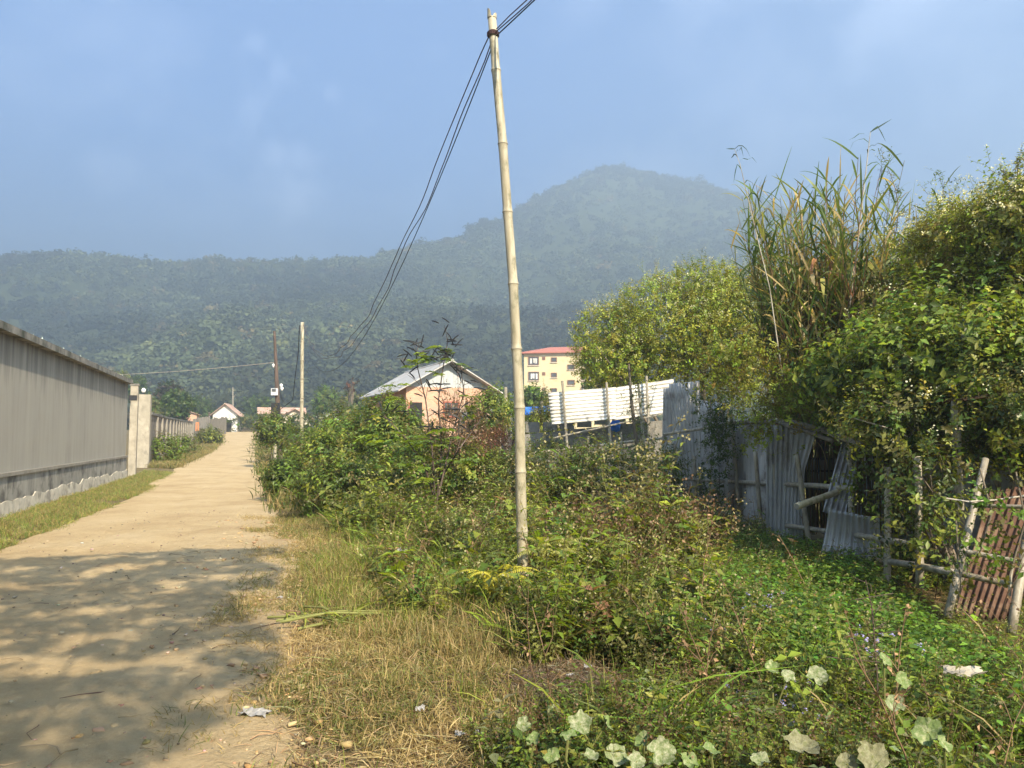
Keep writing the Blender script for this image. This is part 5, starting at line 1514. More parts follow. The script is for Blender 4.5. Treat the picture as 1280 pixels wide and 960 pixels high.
# greener upright grass
g2 = Scatter()
x, y = ground_pts(16000, 2.6, 16, .3, 4.6, rg); u, v = upx(x, y); d = x - xr(y)
fn_ = fbm(x * 1.1, y * 1.1, 111, 4)
GRN = [(390, 700), (480, 690), (600, 720), (650, 770), (640, 830), (560, 835), (420, 800), (360, 760)]
G3 = [(430, 800), (640, 790), (700, 845), (600, 860), (470, 880), (420, 850)]
G4 = [(570, 870), (700, 880), (740, 930), (800, 1000), (600, 1000)]
p_ = .12 * (fn_ > .5) + .55 * inpoly(u, v, GRN) + .45 * inpoly(u, v, G3) + .8 * inpoly(u, v, G4) + .4 * ((d > .7) & (d < 1.6) & (y > 9))
keep = (rg.random(len(x)) < p_) & ~inpoly(u, v, BURN) & ~inpoly(u, v, CREEP)
x, y, u, v = x[keep], y[keep], u[keep], v[keep]; n = len(x)
c = np.where(inpoly(u, v, G3)[:, None], mixcol([(.24, .22, .08), (.33, .27, .12), (.17, .18, .05)], n), mixcol([(.15, .20, .035), (.23, .25, .05), (.28, .25, .09), (.12, .15, .035)], n, [.35, .3, .2, .15]))
g2.put(GR, P3(x, y), np.stack([rg.normal(0, .15, n), rg.normal(0, .15, n), np.ones(n)], 1), rg.uniform(.6, 1.15, n) * np.where(inpoly(u, v, GRN), 1.25, 1.0), c)
# taller coarse blades here and there
x, y = ground_pts(2600, 2.8, 15, .9, 6.2, rg); u, v = upx(x, y); fn_ = fbm(x * 1.4, y * 1.4, 113, 3)
keep = (fn_ > .50) & ~inpoly(u, v, SHORT) & ~inpoly(u, v, BURN) & (rg.random(len(x)) < np.where(inpoly(u, v, CREEP), .1, .8))
x, y = x[keep], y[keep]; n = len(x)
g2.put(GRT, P3(x, y), np.stack([rg.normal(0, .15, n), rg.normal(0, .15, n), np.ones(n)], 1), rg.uniform(.7, 1.3, n), mixcol([G_LIME, G_BR, (.22, .25, .06)], n, [.4, .35, .25]))
# left verge below the wall
yl = rg.uniform(6, 34, 6500); wl = rg.random(6500)
xw = np.interp(yl, [0, 15.1, 29.6, 40], [-5.0, -10.0 + .2, -14.8 + .2, -18.1]); xe = xl(yl) + .15 + .5 * (fbm(yl * .9, yl * 0, 120) - .4)
x = xw + (xe - xw) * wl; n = len(x)
keep = fbm(x * .9, yl * .9, 121, 3) + .2 * (1 - wl) > .42
x, y = x[keep], yl[keep]; n = len(x)
g2.put(GRFAR, P3(x, y), UP + rg.normal(0, .1, (n, 3)), rg.uniform(.25, .6, n), mixcol([(.24, .25, .07), (.17, .22, .05), (.32, .28, .12), (.13, .17, .04)], n, [.35, .35, .15, .15]))
yl = rg.uniform(37, 104, 5200); wl = rg.random(5200)
xw = -18.3 - .372 * (yl - 39) + .15; xe = xl(yl) + .3
x = xw + (xe - xw) * wl; n = len(x); y = yl
pp = np.stack([x, y, gz_far(y)], 1)
g2.put(GRFAR, pp, UP + rg.normal(0, .1, (n, 3)), rg.uniform(.7, 1.6, n), mixcol([(.22, .20, .07), (.14, .16, .045), (.30, .25, .11)], n, [.4, .35, .25]))
# far field right of the road
yl = rg.uniform(16, 120, 15000); x = xr(yl) + .2 + rg.random(15000) ** 1.3 * (6 + yl * .9); y = yl; n = len(x)
g2.put(GRFAR, np.stack([x, y, gz(x, y)], 1), UP + rg.normal(0, .1, (n, 3)), rg.uniform(.7, 1.6, n) * (1 + y / 60), mixcol([(.13, .15, .04), (.09, .12, .03), (.22, .19, .08)], n, [.4, .4, .2]))
tag(g2.build('grass', M['grass']), 'green and olive grass tufts in the verges on both sides of the road', 'grass', kind='stuff')

# mixed weeds
g3 = Scatter()
x, y = ground_pts(22000, 2.5, 18.5, .55, 9.0, rg, 6.0); u, v = upx(x, y); d = x - xr(y)
dens = np.clip((d - .8) / 1.0, 0, 1) * .8
dens = dens * np.where(inpoly(u, v, SHORT), .03, 1) * np.where(inpoly(u, v, BURN), 0, 1) * np.where(inpoly(u, v, GRN), .10, 1) * np.where(inpoly(u, v, FERN), .22, 1) * np.where(inpoly(u, v, CREEP) & (y > 5.2), .22, 1) * np.where(x > 4.35, .5, 1)
dens = dens * (.25 + .75 * sstep(.36, .50, fbm(x * 1.5 + 7, y * 1.5, 137, 3)))
keep = rg.random(len(x)) < dens * (.35 + .65 * (y < 14))
x, y, u, v = x[keep], y[keep], u[keep], v[keep]; n = len(x)
kind = fbm(x * .9 + 3, y * .9, 131, 3) + .12 * rg.normal(size=n)
hh = (.32 + 1.0 * sstep(.3, .7, fbm(x * .9, y * .9, 135, 3))) * np.interp(y, [2.5, 4.2, 5.5, 9, 18], [.28, .45, .85, 1.1, 1.2]) * np.where(x > 2.6, .72, 1.0) * np.where(inpoly(u, v, [(660, 620), (860, 620), (880, 760), (800, 830), (700, 800)]), 1.25, 1.0)
br = inpoly(u, v, [(700, 590), (880, 600), (900, 690), (840, 750), (740, 750), (690, 660)])
def sub(m, tp, bases, w, s0, s1):
    k = int(m.sum())
    if k: g3.put(tp, P3(x[m], y[m]), np.stack([rg.normal(0, .22, k), rg.normal(0, .22, k), np.ones(k)], 1), rg.uniform(s0, s1, k) * hh[m], mixcol(bases, k, w))
q = rg.random(n)
sub((kind < .44) & ~(br & (q < .38)), HB, [G_BR, G_YL, G_LIME, G_MD], [.3, .3, .2, .2], .8, 1.25)
sub((kind >= .44) & (kind < .52) & ~(br & (q < .38)), HBY, [G_OL, G_YL, G_MD], [.4, .35, .25], .8, 1.2)
sub((kind >= .52) & (kind < .58), HBN, [G_YL, G_BR, G_OL], None, .7, 1.2)
sub((kind >= .58) & ~(br & (q < .4)), HBS, [G_MD, G_OL, G_BR], None, .9, 1.5)
sub(br & (q < .38) & (kind < .62), HBB, [(.20, .16, .06), (.24, .17, .08), G_OL], [.35, .25, .4], .9, 1.4)
pk_ = rg.random(n)
sub(pk_ < .10, HBIG, [G_YL, G_BR, G_LIME, G_MD], [.35, .3, .2, .15], .7, 1.3)
sub((pk_ > .10) & (pk_ < .17), HTALL, [G_YL, G_OL, G_BR], None, .8, 1.3)
sub((pk_ > .17) & (pk_ < .21), [HBIG[0], HB[1], HBN[2]], [(.36, .30, .08), (.30, .20, .09), (.26, .15, .08)], None, .6, 1.1)
xb, yb = ground_pts(5200, 2.3, 4.9, 1.0, 7.5, rg, 5.0); ub, vb = upx(xb, yb)
kb = (ub > 560 + 90 * fbm(xb * 2, yb * 2, 161, 2)) & (vb > 850) & ~inpoly(ub, vb, BURN) & (fbm(xb * 2.2, yb * 2.2, 163, 3) > .40)
xb, yb = xb[kb], yb[kb]; nb_ = len(xb); ks = rg.random(nb_)
for lo_, hi_, tp_, cs_, s0_, s1_ in ((0, .28, HBS, [G_MD, G_OL, G_BR], .7, 1.1), (.28, .58, HB, [G_BR, G_YL, G_LIME], .45, .75), (.58, .92, HBIG, [G_BR, G_YL, G_MD, (.22, .24, .12)], .35, .65), (.92, 1, HBB, [G_OL, (.22, .15, .07), (.18, .09, .06)], .4, .75)):
    mm_ = (ks >= lo_) & (ks < hi_); k_ = int(mm_.sum())
    g3.put(tp_, P3(xb[mm_], yb[mm_]), np.stack([rg.normal(0, .25, k_), rg.normal(0, .25, k_), np.ones(k_)], 1), rg.uniform(s0_, s1_, k_), mixcol(cs_, k_))
tag(g3.build('weeds', M['leaf']), 'tangled mixed green and brown weeds filling the verge between road and fence', 'weeds', kind='stuff')

# under-storey litter so that gaps read as plant, and dry stalks
g4 = Scatter()
x, y = ground_pts(9000, 2.5, 18, 1.0, 9, rg, 6.0); u, v = upx(x, y); n = len(x)
g4.put(LT, P3(x, y, .02), UP, rg.uniform(.8, 1.8, n), mixcol([(.20, .14, .07), (.30, .22, .11), (.10, .09, .03)], n))
x, y = ground_pts(2400, 3.0, 17, 1.2, 8.5, rg, 5.2); u, v = upx(x, y)
keep = rg.random(len(x)) < np.where(inpoly(u, v, [(700, 590), (880, 600), (900, 690), (840, 740), (740, 740), (690, 660)]), .30, .05) * np.where(inpoly(u, v, SHORT), .1, 1) * np.where(inpoly(u, v, CREEP), .3, 1)
x, y = x[keep], y[keep]; n = len(x)
g4.put(DS, P3(x, y), np.stack([rg.normal(0, .2, n), rg.normal(0, .2, n), np.ones(n)], 1), rg.uniform(.5, 1.1, n), np.ones((n, 3)))
tag(g4.build('dry_weeds', M['dry']), 'dead brown stalks and curled leaves among the weeds', 'weeds', kind='stuff')

# creeper mat
g5 = Scatter()
x, y = ground_pts(14000, 2.4, 13, 2.0, 9.5, rg, 6.2); u, v = upx(x, y)
inside = inpoly(u, v, CREEP); near_r = (u > 900) & (v > 800)
keep = (inside & ~((y < 5.0) & (rg.random(len(x)) < .75))) | ((fbm(x, y, 141, 3) > .55) & (rg.random(len(x)) < .2))
keep &= ~inpoly(u, v, SHORT)
x, y = x[keep], y[keep]; ins = inside[keep]; n = len(x)
mound = np.where(ins, .22 * fbm(x * .9, y * .9, 143, 2) + .10, 0)
k = rg.random(n) < .85; x, y, mound, ins = x[k], y[k], mound[k], ins[k]; n = len(x)
g5.put(CR, P3(x, y, 0) + np.stack([0 * x, 0 * x, mound * rg.random(n)], 1), UP + rg.normal(0, .12, (n, 3)), rg.uniform(.6, 1.0, n), mixcol([(.12, .23, .03), (.19, .29, .045), (.08, .15, .022), (.24, .28, .06)], n, [.42, .28, .18, .12]))
tag(g5.build('creeper', M['leaf']), 'glossy bright green creeper carpeting the ground below the low bamboo fence', 'creeper', kind='stuff')


# ------------------------------------------------------------------ single plants in the verge
def fern(label, u, v, Y, L_, nf, c, seed, face=None, grp='ferns by the tall pole'):
    r = np.random.default_rng(seed); b = at(u, v, Y); b[2] = float(gz(b[0], Y)) + .02; hz_ = at(u, v, Y)[2] - b[2]
    root = thing('fern', label, 'fern', b, grp); t = TPL()
    for i in range(nf):
        a = 2 * PI * i / nf + r.normal() * .25 if face is None else face + r.normal() * .7
        o = np.array([math.cos(a), math.sin(a), 0]); l = L_ * r.uniform(.75, 1.15); rise = r.uniform(.6, 1.0)
        cur = lambda s: b + UP * hz_ * .6 * min(1, s * 3) + o * l * s * .85 + UP * l * (rise * s - .75 * s * s)
        stem(t, [cur(q) for q in (0, .25, .5, .75, 1)], .004, .0015, 1, (.20, .20, .06)); sd_ = np.cross(o, UP)
        for j in range(20):
            s = .14 + .86 * j / 20; w_ = .16 * L_ * (1.15 - s) * min(1, s * 5) + .012
            for sg in (-1, 1): leaf_at(t, cur(s), sd_ * sg + o * .35 - UP * .25, UP + rv(r, .15), w_, .017 + .008 * L_, r.uniform(.8, 1.2))
    s = Scatter(); s.put([t.done()], np.zeros((1, 3)), UP, 1.0, np.array(c)[None], roll=0.0, r=r); s.build('fronds', M['leaf'], root)
fern('bright yellow fern low in front of the tall bamboo pole', 622, 708, 7.2, .46, 13, (.50, .46, .06), 301)
fern('curly yellow green fern touching the right side of the bamboo pole', 688, 660, 7.7, .55, 11, (.36, .36, .10), 302)
fern('arching fern a step right of the curly one', 738, 655, 8.0, .55, 10, (.32, .33, .09), 303)
fern('greener fern tucked left of the bamboo pole', 600, 680, 8.2, .42, 7, (.14, .18, .04), 304)
fern('brownish fern low among dead weeds beyond the burnt patch', 700, 745, 7.0, .34, 7, (.20, .15, .06), 305)


def stem_plant(label, u, v, Y, h, nl, ll, c, seed, lean=(0, 0), grp='single tall weeds'):
    r = np.random.default_rng(seed); b = at(u, v, Y); b[2] = float(gz(b[0], Y)) - .02
    root = thing('leafy_weed', label, 'plant', b, grp); cur = lambda s: b + np.array([lean[0] * s * s, lean[1] * s, h * s])
    MB().tube([cur(q) for q in (0, .33, .66, 1)], [.007, .006, .005, .003], 6).build('stem', M['greenstem'], root)
    t = TPL()
    for i in range(nl):
        s = .25 + .75 * i / nl; a = i * 2.2 + r.normal() * .3
        leaf_at(t, cur(s), (math.cos(a), math.sin(a), r.uniform(-.5, .2)), UP + rv(r, .25), ll * r.uniform(.7, 1.2), ll * .5, r.uniform(.8, 1.2))
    s = Scatter(); s.put([t.done()], np.zeros((1, 3)), UP, 1.0, np.array(c)[None], roll=0.0, r=r); s.build('foliage', M['leaf'], root)
M['greenstem'] = simple_mat('green_stem', (.16, .17, .05), (.24, .24, .08), 6)
stem_plant('leaning leafy weed with a long bare yellow stem above the burnt patch', 802, 800, 6.0, .85, 13, .11, (.20, .25, .045), 311, (.2, .1))
stem_plant('upright weed with paired bright leaves right of the curly fern', 785, 760, 6.6, .85, 14, .10, (.19, .24, .04), 312)
stem_plant('drooping broad leaved weed near the dark burnt hollow', 835, 830, 5.4, .62, 12, .12, (.15, .21, .035), 313, (.15, 0))
stem_plant('pale weed standing before the tall dull sheets', 770, 640, 10.5, 1.3, 16, .11, (.16, .17, .06), 314, (-.2, 0))
stem_plant('leafy weed at the near edge of the creeper carpet', 905, 790, 6.0, .62, 14, .09, (.20, .24, .05), 315)
stem_plant('broad leafed weed where verge grass meets the shrubs', 470, 672, 11.0, .5, 12, .10, (.07, .10, .025), 316)

# purple flowers
for i, (u, v, Y, lab) in enumerate(((985, 862, 4.6, 'lilac flower weed beside the pale mildewed leaves'), (1000, 890, 4.3, 'lower lilac flower weed next to the yellow bloom'), (918, 872, 4.7, 'single lilac flower weed among grass blades'), (1085, 800, 5.4, 'lilac flower weed on the creeper before the tall dry stem'), (1115, 805, 5.3, 'lilac flower weed just past the tall dry stem'), (950, 745, 6.6, 'small lilac flower weed near the top of the creeper'), (895, 775, 6.2, 'small lilac flower weed left of the creeper'))):
    r_ = np.random.default_rng(330 + i); b = at(u, v, Y); g_ = float(gz(b[0], Y)); root = thing('flower_weed', lab, 'flower', (b[0], Y, g_), 'lilac flower weeds')
    h_ = max(.2, b[2] - g_); s = Scatter()
    for k in range(3):
        s.put([HBP[i % 3]], np.array([[b[0] + r_.normal() * .03, Y + r_.normal() * .03, g_]]), UP, h_ / .36, mixcol([G_MD], 1, r=r_), r=r_)
    s.build('foliage', M['leaf'], root)


# big mildewed gourd leaves at the bottom
def gourd_leaf(r, size, nseg=28):
    ph_ = r.uniform(0, 6); cup = r.uniform(.2, .55)
    V_ = [(0, 0, 0)]; rings = 6
    for k in range(1, rings + 1):
        for j in range(nseg):
            a = 2 * PI * j / nseg; lob = 1 + .075 * math.cos(5 * a) + .03 * math.cos(11 * a + ph_) - .30 * math.exp(-((a - PI) / .35) ** 2)
            rr_ = size * k / rings * lob * (1 + (.05 * r.normal() if k == rings else .02 * r.normal()))
            V_.append((rr_ * math.cos(a), rr_ * math.sin(a), size * (cup * (k / rings) ** 2 + .13 * (k / rings) ** 2 * math.cos(3 * a + ph_) + .07 * (k / rings) * math.cos(10 * a) + .035 * r.normal() * (k / rings) - .35 * (k / rings) ** 2 * max(0, math.cos(a)) ** 2)))
    F_ = []
    for k in range(rings):
        for j in range(nseg):
            if k == 0:
                if j % 2 == 0: F_.append((0, 1 + j, 1 + (j + 1) % nseg, 1 + (j + 2) % nseg))
            else:
                a = 1 + (k - 1) * nseg; F_.append((a + j, a + nseg + j, a + nseg + (j + 1) % nseg, a + (j + 1) % nseg))
    return np.array(V_), F_
M['gourd'] = None
m_, nt1, o1 = new_mat('mildewed_leaf')
f1 = noise(nt1, 55, 6, .7); c1 = ramp(nt1, f1, [(.36, (.11, .16, .05)), (.5, (.24, .27, .14)), (.66, (.44, .43, .30))]); tr = N(nt1, 'ShaderNodeBsdfTranslucent'); tr.inputs[0].default_value = (.3, .32, .12, 1)
pb = surf(nt1, o1, c1, .8, bump(nt1, f1, .5, .01), 0, .2); mx = N(nt1, 'ShaderNodeMixShader'); mx.inputs[0].default_value = .2
nt1.links.new(pb.outputs[0], mx.inputs[1]); nt1.links.new(tr.outputs[0], mx.inputs[2]); nt1.links.new(mx.outputs[0], o1.inputs['Surface']); M['gourd'] = m_
M['gourd_green'] = simple_mat('green_gourd_leaf', (.09, .14, .04), (.17, .22, .075), 50, c3=(.30, .31, .17), scale3=40, bs=.5)
M['gourd_tan'] = simple_mat('withered_gourd_leaf', (.11, .105, .05), (.26, .25, .15), 50, c3=(.12, .13, .05), scale3=32, bs=.6)
def gourd(label, leaves, seed):
    r = np.random.default_rng(seed); b = at(leaves[0][0], leaves[0][1], leaves[0][2]); b[2] = float(gz(b[0], b[1]))
    root = thing('gourd_vine', label, 'plant', b, 'mildewed gourd vines')
    for (u, v, Y, size, mt, tilt) in leaves:
        p = at(u, v, Y * (.81 if v > 895 else .90)); size *= r.uniform(.55, .8); V_, F_ = gourd_leaf(r, size); d = np.array([tilt[0] + r.normal() * .35, tilt[1] + r.normal() * .3, 1.0]); R_ = frames(d[None], r.uniform(0, 6, 1))[0]
        V_ = V_ @ R_.T + p
        m = MB(); m.add(V_, F_); m.build('leaf', M[mt], root, True)
        g_ = np.array([p[0] + r.normal() * .05, p[1] + .1, float(gz(p[0], p[1]))])
        MB().tube([g_, (g_ + p) / 2 + rv(r, .03), p], .005, 5).build('stalk', M['greenstem'], root)
gourd('pale mildewed gourd leaves standing up beside the burnt patch', [(693, 890, 4.6, .055, 'gourd', (.2, -1.6)), (725, 905, 4.3, .07, 'gourd', (-.3, -.9)), (668, 925, 4.2, .06, 'gourd_green', (-.5, -1.0)), (770, 945, 3.95, .085, 'gourd', (.2, -.8)), (710, 920, 4.1, .05, 'gourd_green', (.3, -.7)), (655, 905, 4.3, .05, 'gourd', (-.3, -.8)), (738, 948, 3.9, .055, 'gourd', (.2, -.7)), (758, 905, 4.3, .05, 'gourd_green', (.5, -.6)), (690, 945, 3.95, .06, 'gourd_green', (0, -.9))], 351)
gourd('big crumpled whitish gourd leaves along the bottom edge near the path', [(828, 942, 3.9, .09, 'gourd', (.1, -.9)), (805, 925, 4.1, .055, 'gourd_green', (-.6, -.6)), (860, 952, 3.9, .06, 'gourd_green', (.3, -.7)), (795, 952, 3.85, .05, 'gourd', (0, -.7)), (888, 938, 4.0, .045, 'gourd_green', (.5, -.7))], 352)
gourd('ragged pale gourd leaves under the lilac blooms', [(1000, 935, 3.95, .095, 'gourd_tan', (.1, -.9)), (1090, 945, 3.85, .085, 'gourd_tan', (.2, -1.0)), (1060, 955, 3.8, .06, 'gourd_tan', (-.3, -.7)), (950, 950, 3.9, .055, 'gourd', (.1, -.6)), (985, 845, 4.7, .06, 'gourd', (-.1, -.9)), (1022, 845, 4.7, .075, 'gourd', (.3, -.9)), (965, 835, 4.8, .05, 'gourd_green', (0, -.8))], 353)
gourd('large green gourd leaf propped before the creeper', [(1160, 915, 4.1, .085, 'gourd_green', (-.3, -1.4)), (1128, 850, 4.6, .075, 'gourd_green', (.2, -1.8)), (1118, 880, 4.4, .06, 'gourd', (-.2, -1.2)), (1180, 930, 4.0, .05, 'gourd_green', (.4, -.8)), (1105, 825, 4.8, .06, 'gourd_green', (.3, -1.2))], 354)
# tall dry stem in front
dp = thing('dead_plant', 'tall dead branching stem standing before the green gourd leaf', 'plant', (at(1095, 880, 4.6)[0], 4.6, 0)); r_ = np.random.default_rng(361)
m = MB(); m.tube([at(1096, 920, 4.6), at(1097, 850, 4.6), at(1090, 760, 4.6), at(1082, 725, 4.6)], [.006, .005, .004, .002], 5)
for k in range(9):
    v0 = 740 + k * 16; p0 = at(1090 + k * .5, v0, 4.6); m.tube([p0, p0 + np.array([r_.normal() * .06, r_.normal() * .04, .04]), p0 + np.array([r_.normal() * .12, r_.normal() * .06, .07])], .0025, 4)
m.build('stem', M['wood_dark'], dp)
s = Scatter(); n = 60; P_ = np.array([at(1092 + r_.normal() * 12, r_.uniform(740, 880), 4.6 + r_.normal() * .04) for _ in range(n)]); s.put(TWDRY, P_, r_.normal(size=(n, 3)), r_.uniform(.25, .5, n), mixcol([(.26, .18, .13), (.2, .17, .09)], n, r=r_)); s.build('dead_leaves', M['dry'], dp)

# cut green stalks lying on the verge edge
r_ = np.random.default_rng(371)
for i, (lab, a, b_) in enumerate((('longest cut yellow green stalk lying across the grass', (372, 792, 6.3), (535, 764, 6.9)), ('cut stalk with its end towards the road', (335, 776, 6.7), (450, 792, 6.3)), ('pale cut stalk crossing over the others', (345, 786, 6.5), (500, 772, 6.7)), ('short reddish cut stalk at the road side of the bundle', (380, 770, 6.9), (430, 788, 6.4)), ('brown stripped stalk under the green ones', (350, 792, 6.3), (470, 783, 6.5)))):
    root = thing('cut_stalk', lab, 'stalk', at(*a), 'cut stalks on the verge'); P0, P1 = at(*a), at(*b_)
    for p in (P0, P1): p[2] = float(gz(p[0], p[1])) + .05 + .015 * i
    md = (P0 + P1) / 2 + UP * .04
    m = MB(); m.tube([P0, md, P1], [.012, .011, .006], 6); m.build('stem', [M['cutgreen'], M['orange'], M['bark']][(0, 0, 0, 1, 2)[i]] if 'cutgreen' in M else M['greenstem'], root)
    if i < 3:
        for k in range(7):
            t = TPL(); p = P0 + (P1 - P0) * r_.uniform(.1, 1) + UP * .02; o = (P1 - P0) / np.linalg.norm(P1 - P0) + rv(r_, .5); o[2] = abs(o[2]) * .4; L_ = r_.uniform(.2, .4)
            strip(t, [p, p + o * L_ * .4 + UP * .03, p + o * L_ * .8 + UP * .02, p + o * L_ - UP * .02], .02, UP + rv(r_, .4), r_.uniform(.8, 1.2))
            s = Scatter(); s.put([t.done()], np.zeros((1, 3)), UP, 1.0, np.array((.36, .40, .06))[None], roll=0.0, r=r_); s.build('leaf', M['leaf'], root)

# ------------------------------------------------------------------ small ground things
def pebble(seed):
    r = np.random.default_rng(seed); t = TPL(); nlat, nlon = 4, 6; V_ = []
    for i in range(nlat + 1):
        for j in range(nlon):
            th = PI * (i + .001) / (nlat + .002); a = 2 * PI * j / nlon
            V_.append(np.array([math.sin(th) * math.cos(a) * 1.2, math.sin(th) * math.sin(a), math.cos(th) * .55]) * (1 + .25 * r.normal() * (0 < i < nlat)))
    t.add(V_, [(i * nlon + j, i * nlon + (j + 1) % nlon, (i + 1) * nlon + (j + 1) % nlon, (i + 1) * nlon + j) for i in range(nlat) for j in range(nlon)]); return t.done()
PB = [pebble(800 + i) for i in range(6)]
M['stone'] = leaf_material('stone', 0, .9, .2)
g6 = Scatter(); n = 1500; y = 2.6 + 14 * rg.random(n) ** 1.4; x = xl(y) + (xr(y) + .4 - xl(y)) * rg.random(n)
sz = .005 + .011 * rg.random(n) ** 4
g6.put(PB, np.stack([x, y, road_z(x, y) + sz * .1], 1), UP, sz, mixcol([(.36, .29, .20), (.30, .23, .15), (.22, .17, .12), (.42, .33, .22)], n))
n = 520; y = 3.0 + 12 * rg.random(n) ** 1.3; x = xr(y) + .45 - 1.5 * rg.random(n) ** 1.4; sz = .008 + .022 * rg.random(n) ** 3
g6.put(PB, np.stack([x, y, road_z(x, y) + sz * .05], 1), UP, sz, mixcol([(.37, .255, .13), (.32, .215, .11), (.43, .31, .175)], n, var=.12))
n = 30; y = 3.6 + 8 * rg.random(n); x = xl(y) + 1 + (xr(y) - xl(y) - .9) * rg.random(n)
g6.put(PB, np.stack([x, y, road_z(x, y) + .004], 1), UP, rg.uniform(.014, .024, n), mixcol([(.46, .39, .29), (.38, .31, .22)], n))
tag(g6.build('pebbles', M['stone']), 'scattered pale pebbles and small stones on the dirt road', 'gravel', kind='stuff')
# twigs lying on the road
g7 = Scatter(); n = 90; y = 3.2 + 8 * rg.random(n); x = xr(y) - 2.6 * rg.random(n) ** 1.5 + .3
TWG = []
for i in range(5):
    r_ = np.random.default_rng(820 + i); t = TPL(); stem(t, [np.array([0, 0, 0]), np.array([.05, .02 * r_.normal(), .008]), np.array([.12, .03 * r_.normal(), .004]), np.array([.2, .05 * r_.normal(), 0])], .004, .0015, 1); TWG.append(t.done())
g7.put(TWG, np.stack([x, y, road_z(x, y) + .012], 1), UP, rg.uniform(.4, 1.5, n), mixcol([(.22, .15, .09), (.36, .26, .15)], n))
tag(g7.build('twig_litter', M['dry']), 'thin dry twigs strewn along the road edge', 'litter', kind='stuff')


def crumple(name, label, cat, p, size, mat_, seed, flat=.25, grp=None):
    r = np.random.default_rng(seed); n = 9; V_ = []
    for i in range(n):
        for j in range(n):
            a, b_ = i / (n - 1) - .5, j / (n - 1) - .5
            V_.append(p + np.array([a * size[0] + r.normal() * size[0] * .03, b_ * size[1] + r.normal() * size[1] * .03, flat * min(size) * (fbm(a * 4 + seed, b_ * 4, seed, 2)) * .9 + .006]))
    m = MB(); m.add(V_, [(i * n + j, i * n + j + 1, (i + 1) * n + j + 1, (i + 1) * n + j) for i in range(n - 1) for j in range(n - 1)])
    o = m.build(name, mat_); s_ = o.modifiers.new('thickness', 'SOLIDIFY'); s_.thickness = .002
    return tag(o, label, cat, grp)
def gp(u, v, dz=0): q = gpt(u, v); q[2] = float(gz(q[0], q[1])) + dz; return q
M['plastic'] = simple_mat('dirty_plastic', (.22, .21, .20), (.36, .345, .33), 9, rough=.4)
M['ash'] = simple_mat('ash', (.045, .034, .026), (.13, .10, .075), 14, bs=.8, bd=.02, c3=(.30, .29, .28), scale3=12, lo3=.6, hi3=.7)
crumple('paper_scrap', 'torn white paper scrap on the road edge at the bottom', 'litter', gp(318, 905, .04), (.15, .10), M['plastic'], 401, .5)
crumple('plastic_wrapper', 'crumpled grey plastic wrapper in the grass left of the yellow fern', 'litter', at(503, 696, 8.8), (.10, .08), M['plastic'], 402, 1.6)
crumple('styrofoam_slab', 'broken whitish styrofoam slab lying on the weeds below the ladder frame', 'litter', at(1204, 845, 4.35), (.22, .10), M['pillar'], 403, .5)
crumple('bottle_cap', 'tiny green bottle cap pressed into the shaded road', 'litter', gp(163, 794, .02), (.03, .03), M['tealroof'], 404, .4)
for i, (u, v, lab) in enumerate(((575, 940, 'small white foil scrap in the straw by the bottom edge'), (600, 938, 'white foil scrap just beside the smaller one'), (525, 905, 'grey white plastic shred in the straw'), (350, 753, 'pale scrap in dry grass near the cut stalks'), (713, 862, 'whitish scrap on the burnt patch'), (735, 850, 'curled white scrap at the far rim of the burnt patch'))):
    crumple('plastic_scrap', lab, 'litter', gp(u, v, .04), (.05, .04), M['plastic'], 410 + i, .9, 'plastic scraps in the verge')
# burnt patch
n = 64; bp = []
for i in range(n):
    a = 2 * PI * i / n; k_ = .75 + .5 * float(vn(math.cos(a) * 2.3 + 5, math.sin(a) * 2.3 + 5, 8)); bp.append((708 + 50 * math.cos(a) * k_, 870 + 20 * math.sin(a) * k_))
c0 = gp(700, 868, .012); V_ = [c0] + [gp(*q, .012) for q in bp]
tag(link_mesh(raw_mesh('burnt_patch', np.array(V_ + [c0]), np.array([(0, 1 + i, 1 + (i + 1) % n, n + 1) for i in range(n)]), M['ash']), 'burnt_patch'), 'blackened burnt rubbish patch in the grass', 'ash', kind='structure')
g8 = Scatter(); n = 700; a = rg.uniform(0, 2 * PI, n); q = np.sqrt(rg.random(n)); P_ = np.array([gp(708 + 78 * qq * math.cos(aa_), 870 + 33 * qq * math.sin(aa_), .02) for aa_, qq in zip(a, q)])
g8.put(LT, P_, UP + rg.normal(0, .2, (n, 3)), rg.uniform(.3, .8, n), mixcol([(.08, .06, .045), (.20, .14, .08), (.30, .24, .17), (.14, .09, .06)], n)); tag(g8.build('charred_litter', M['dry']), 'charred stems and ash flakes on the burnt patch', 'litter', kind='stuff')


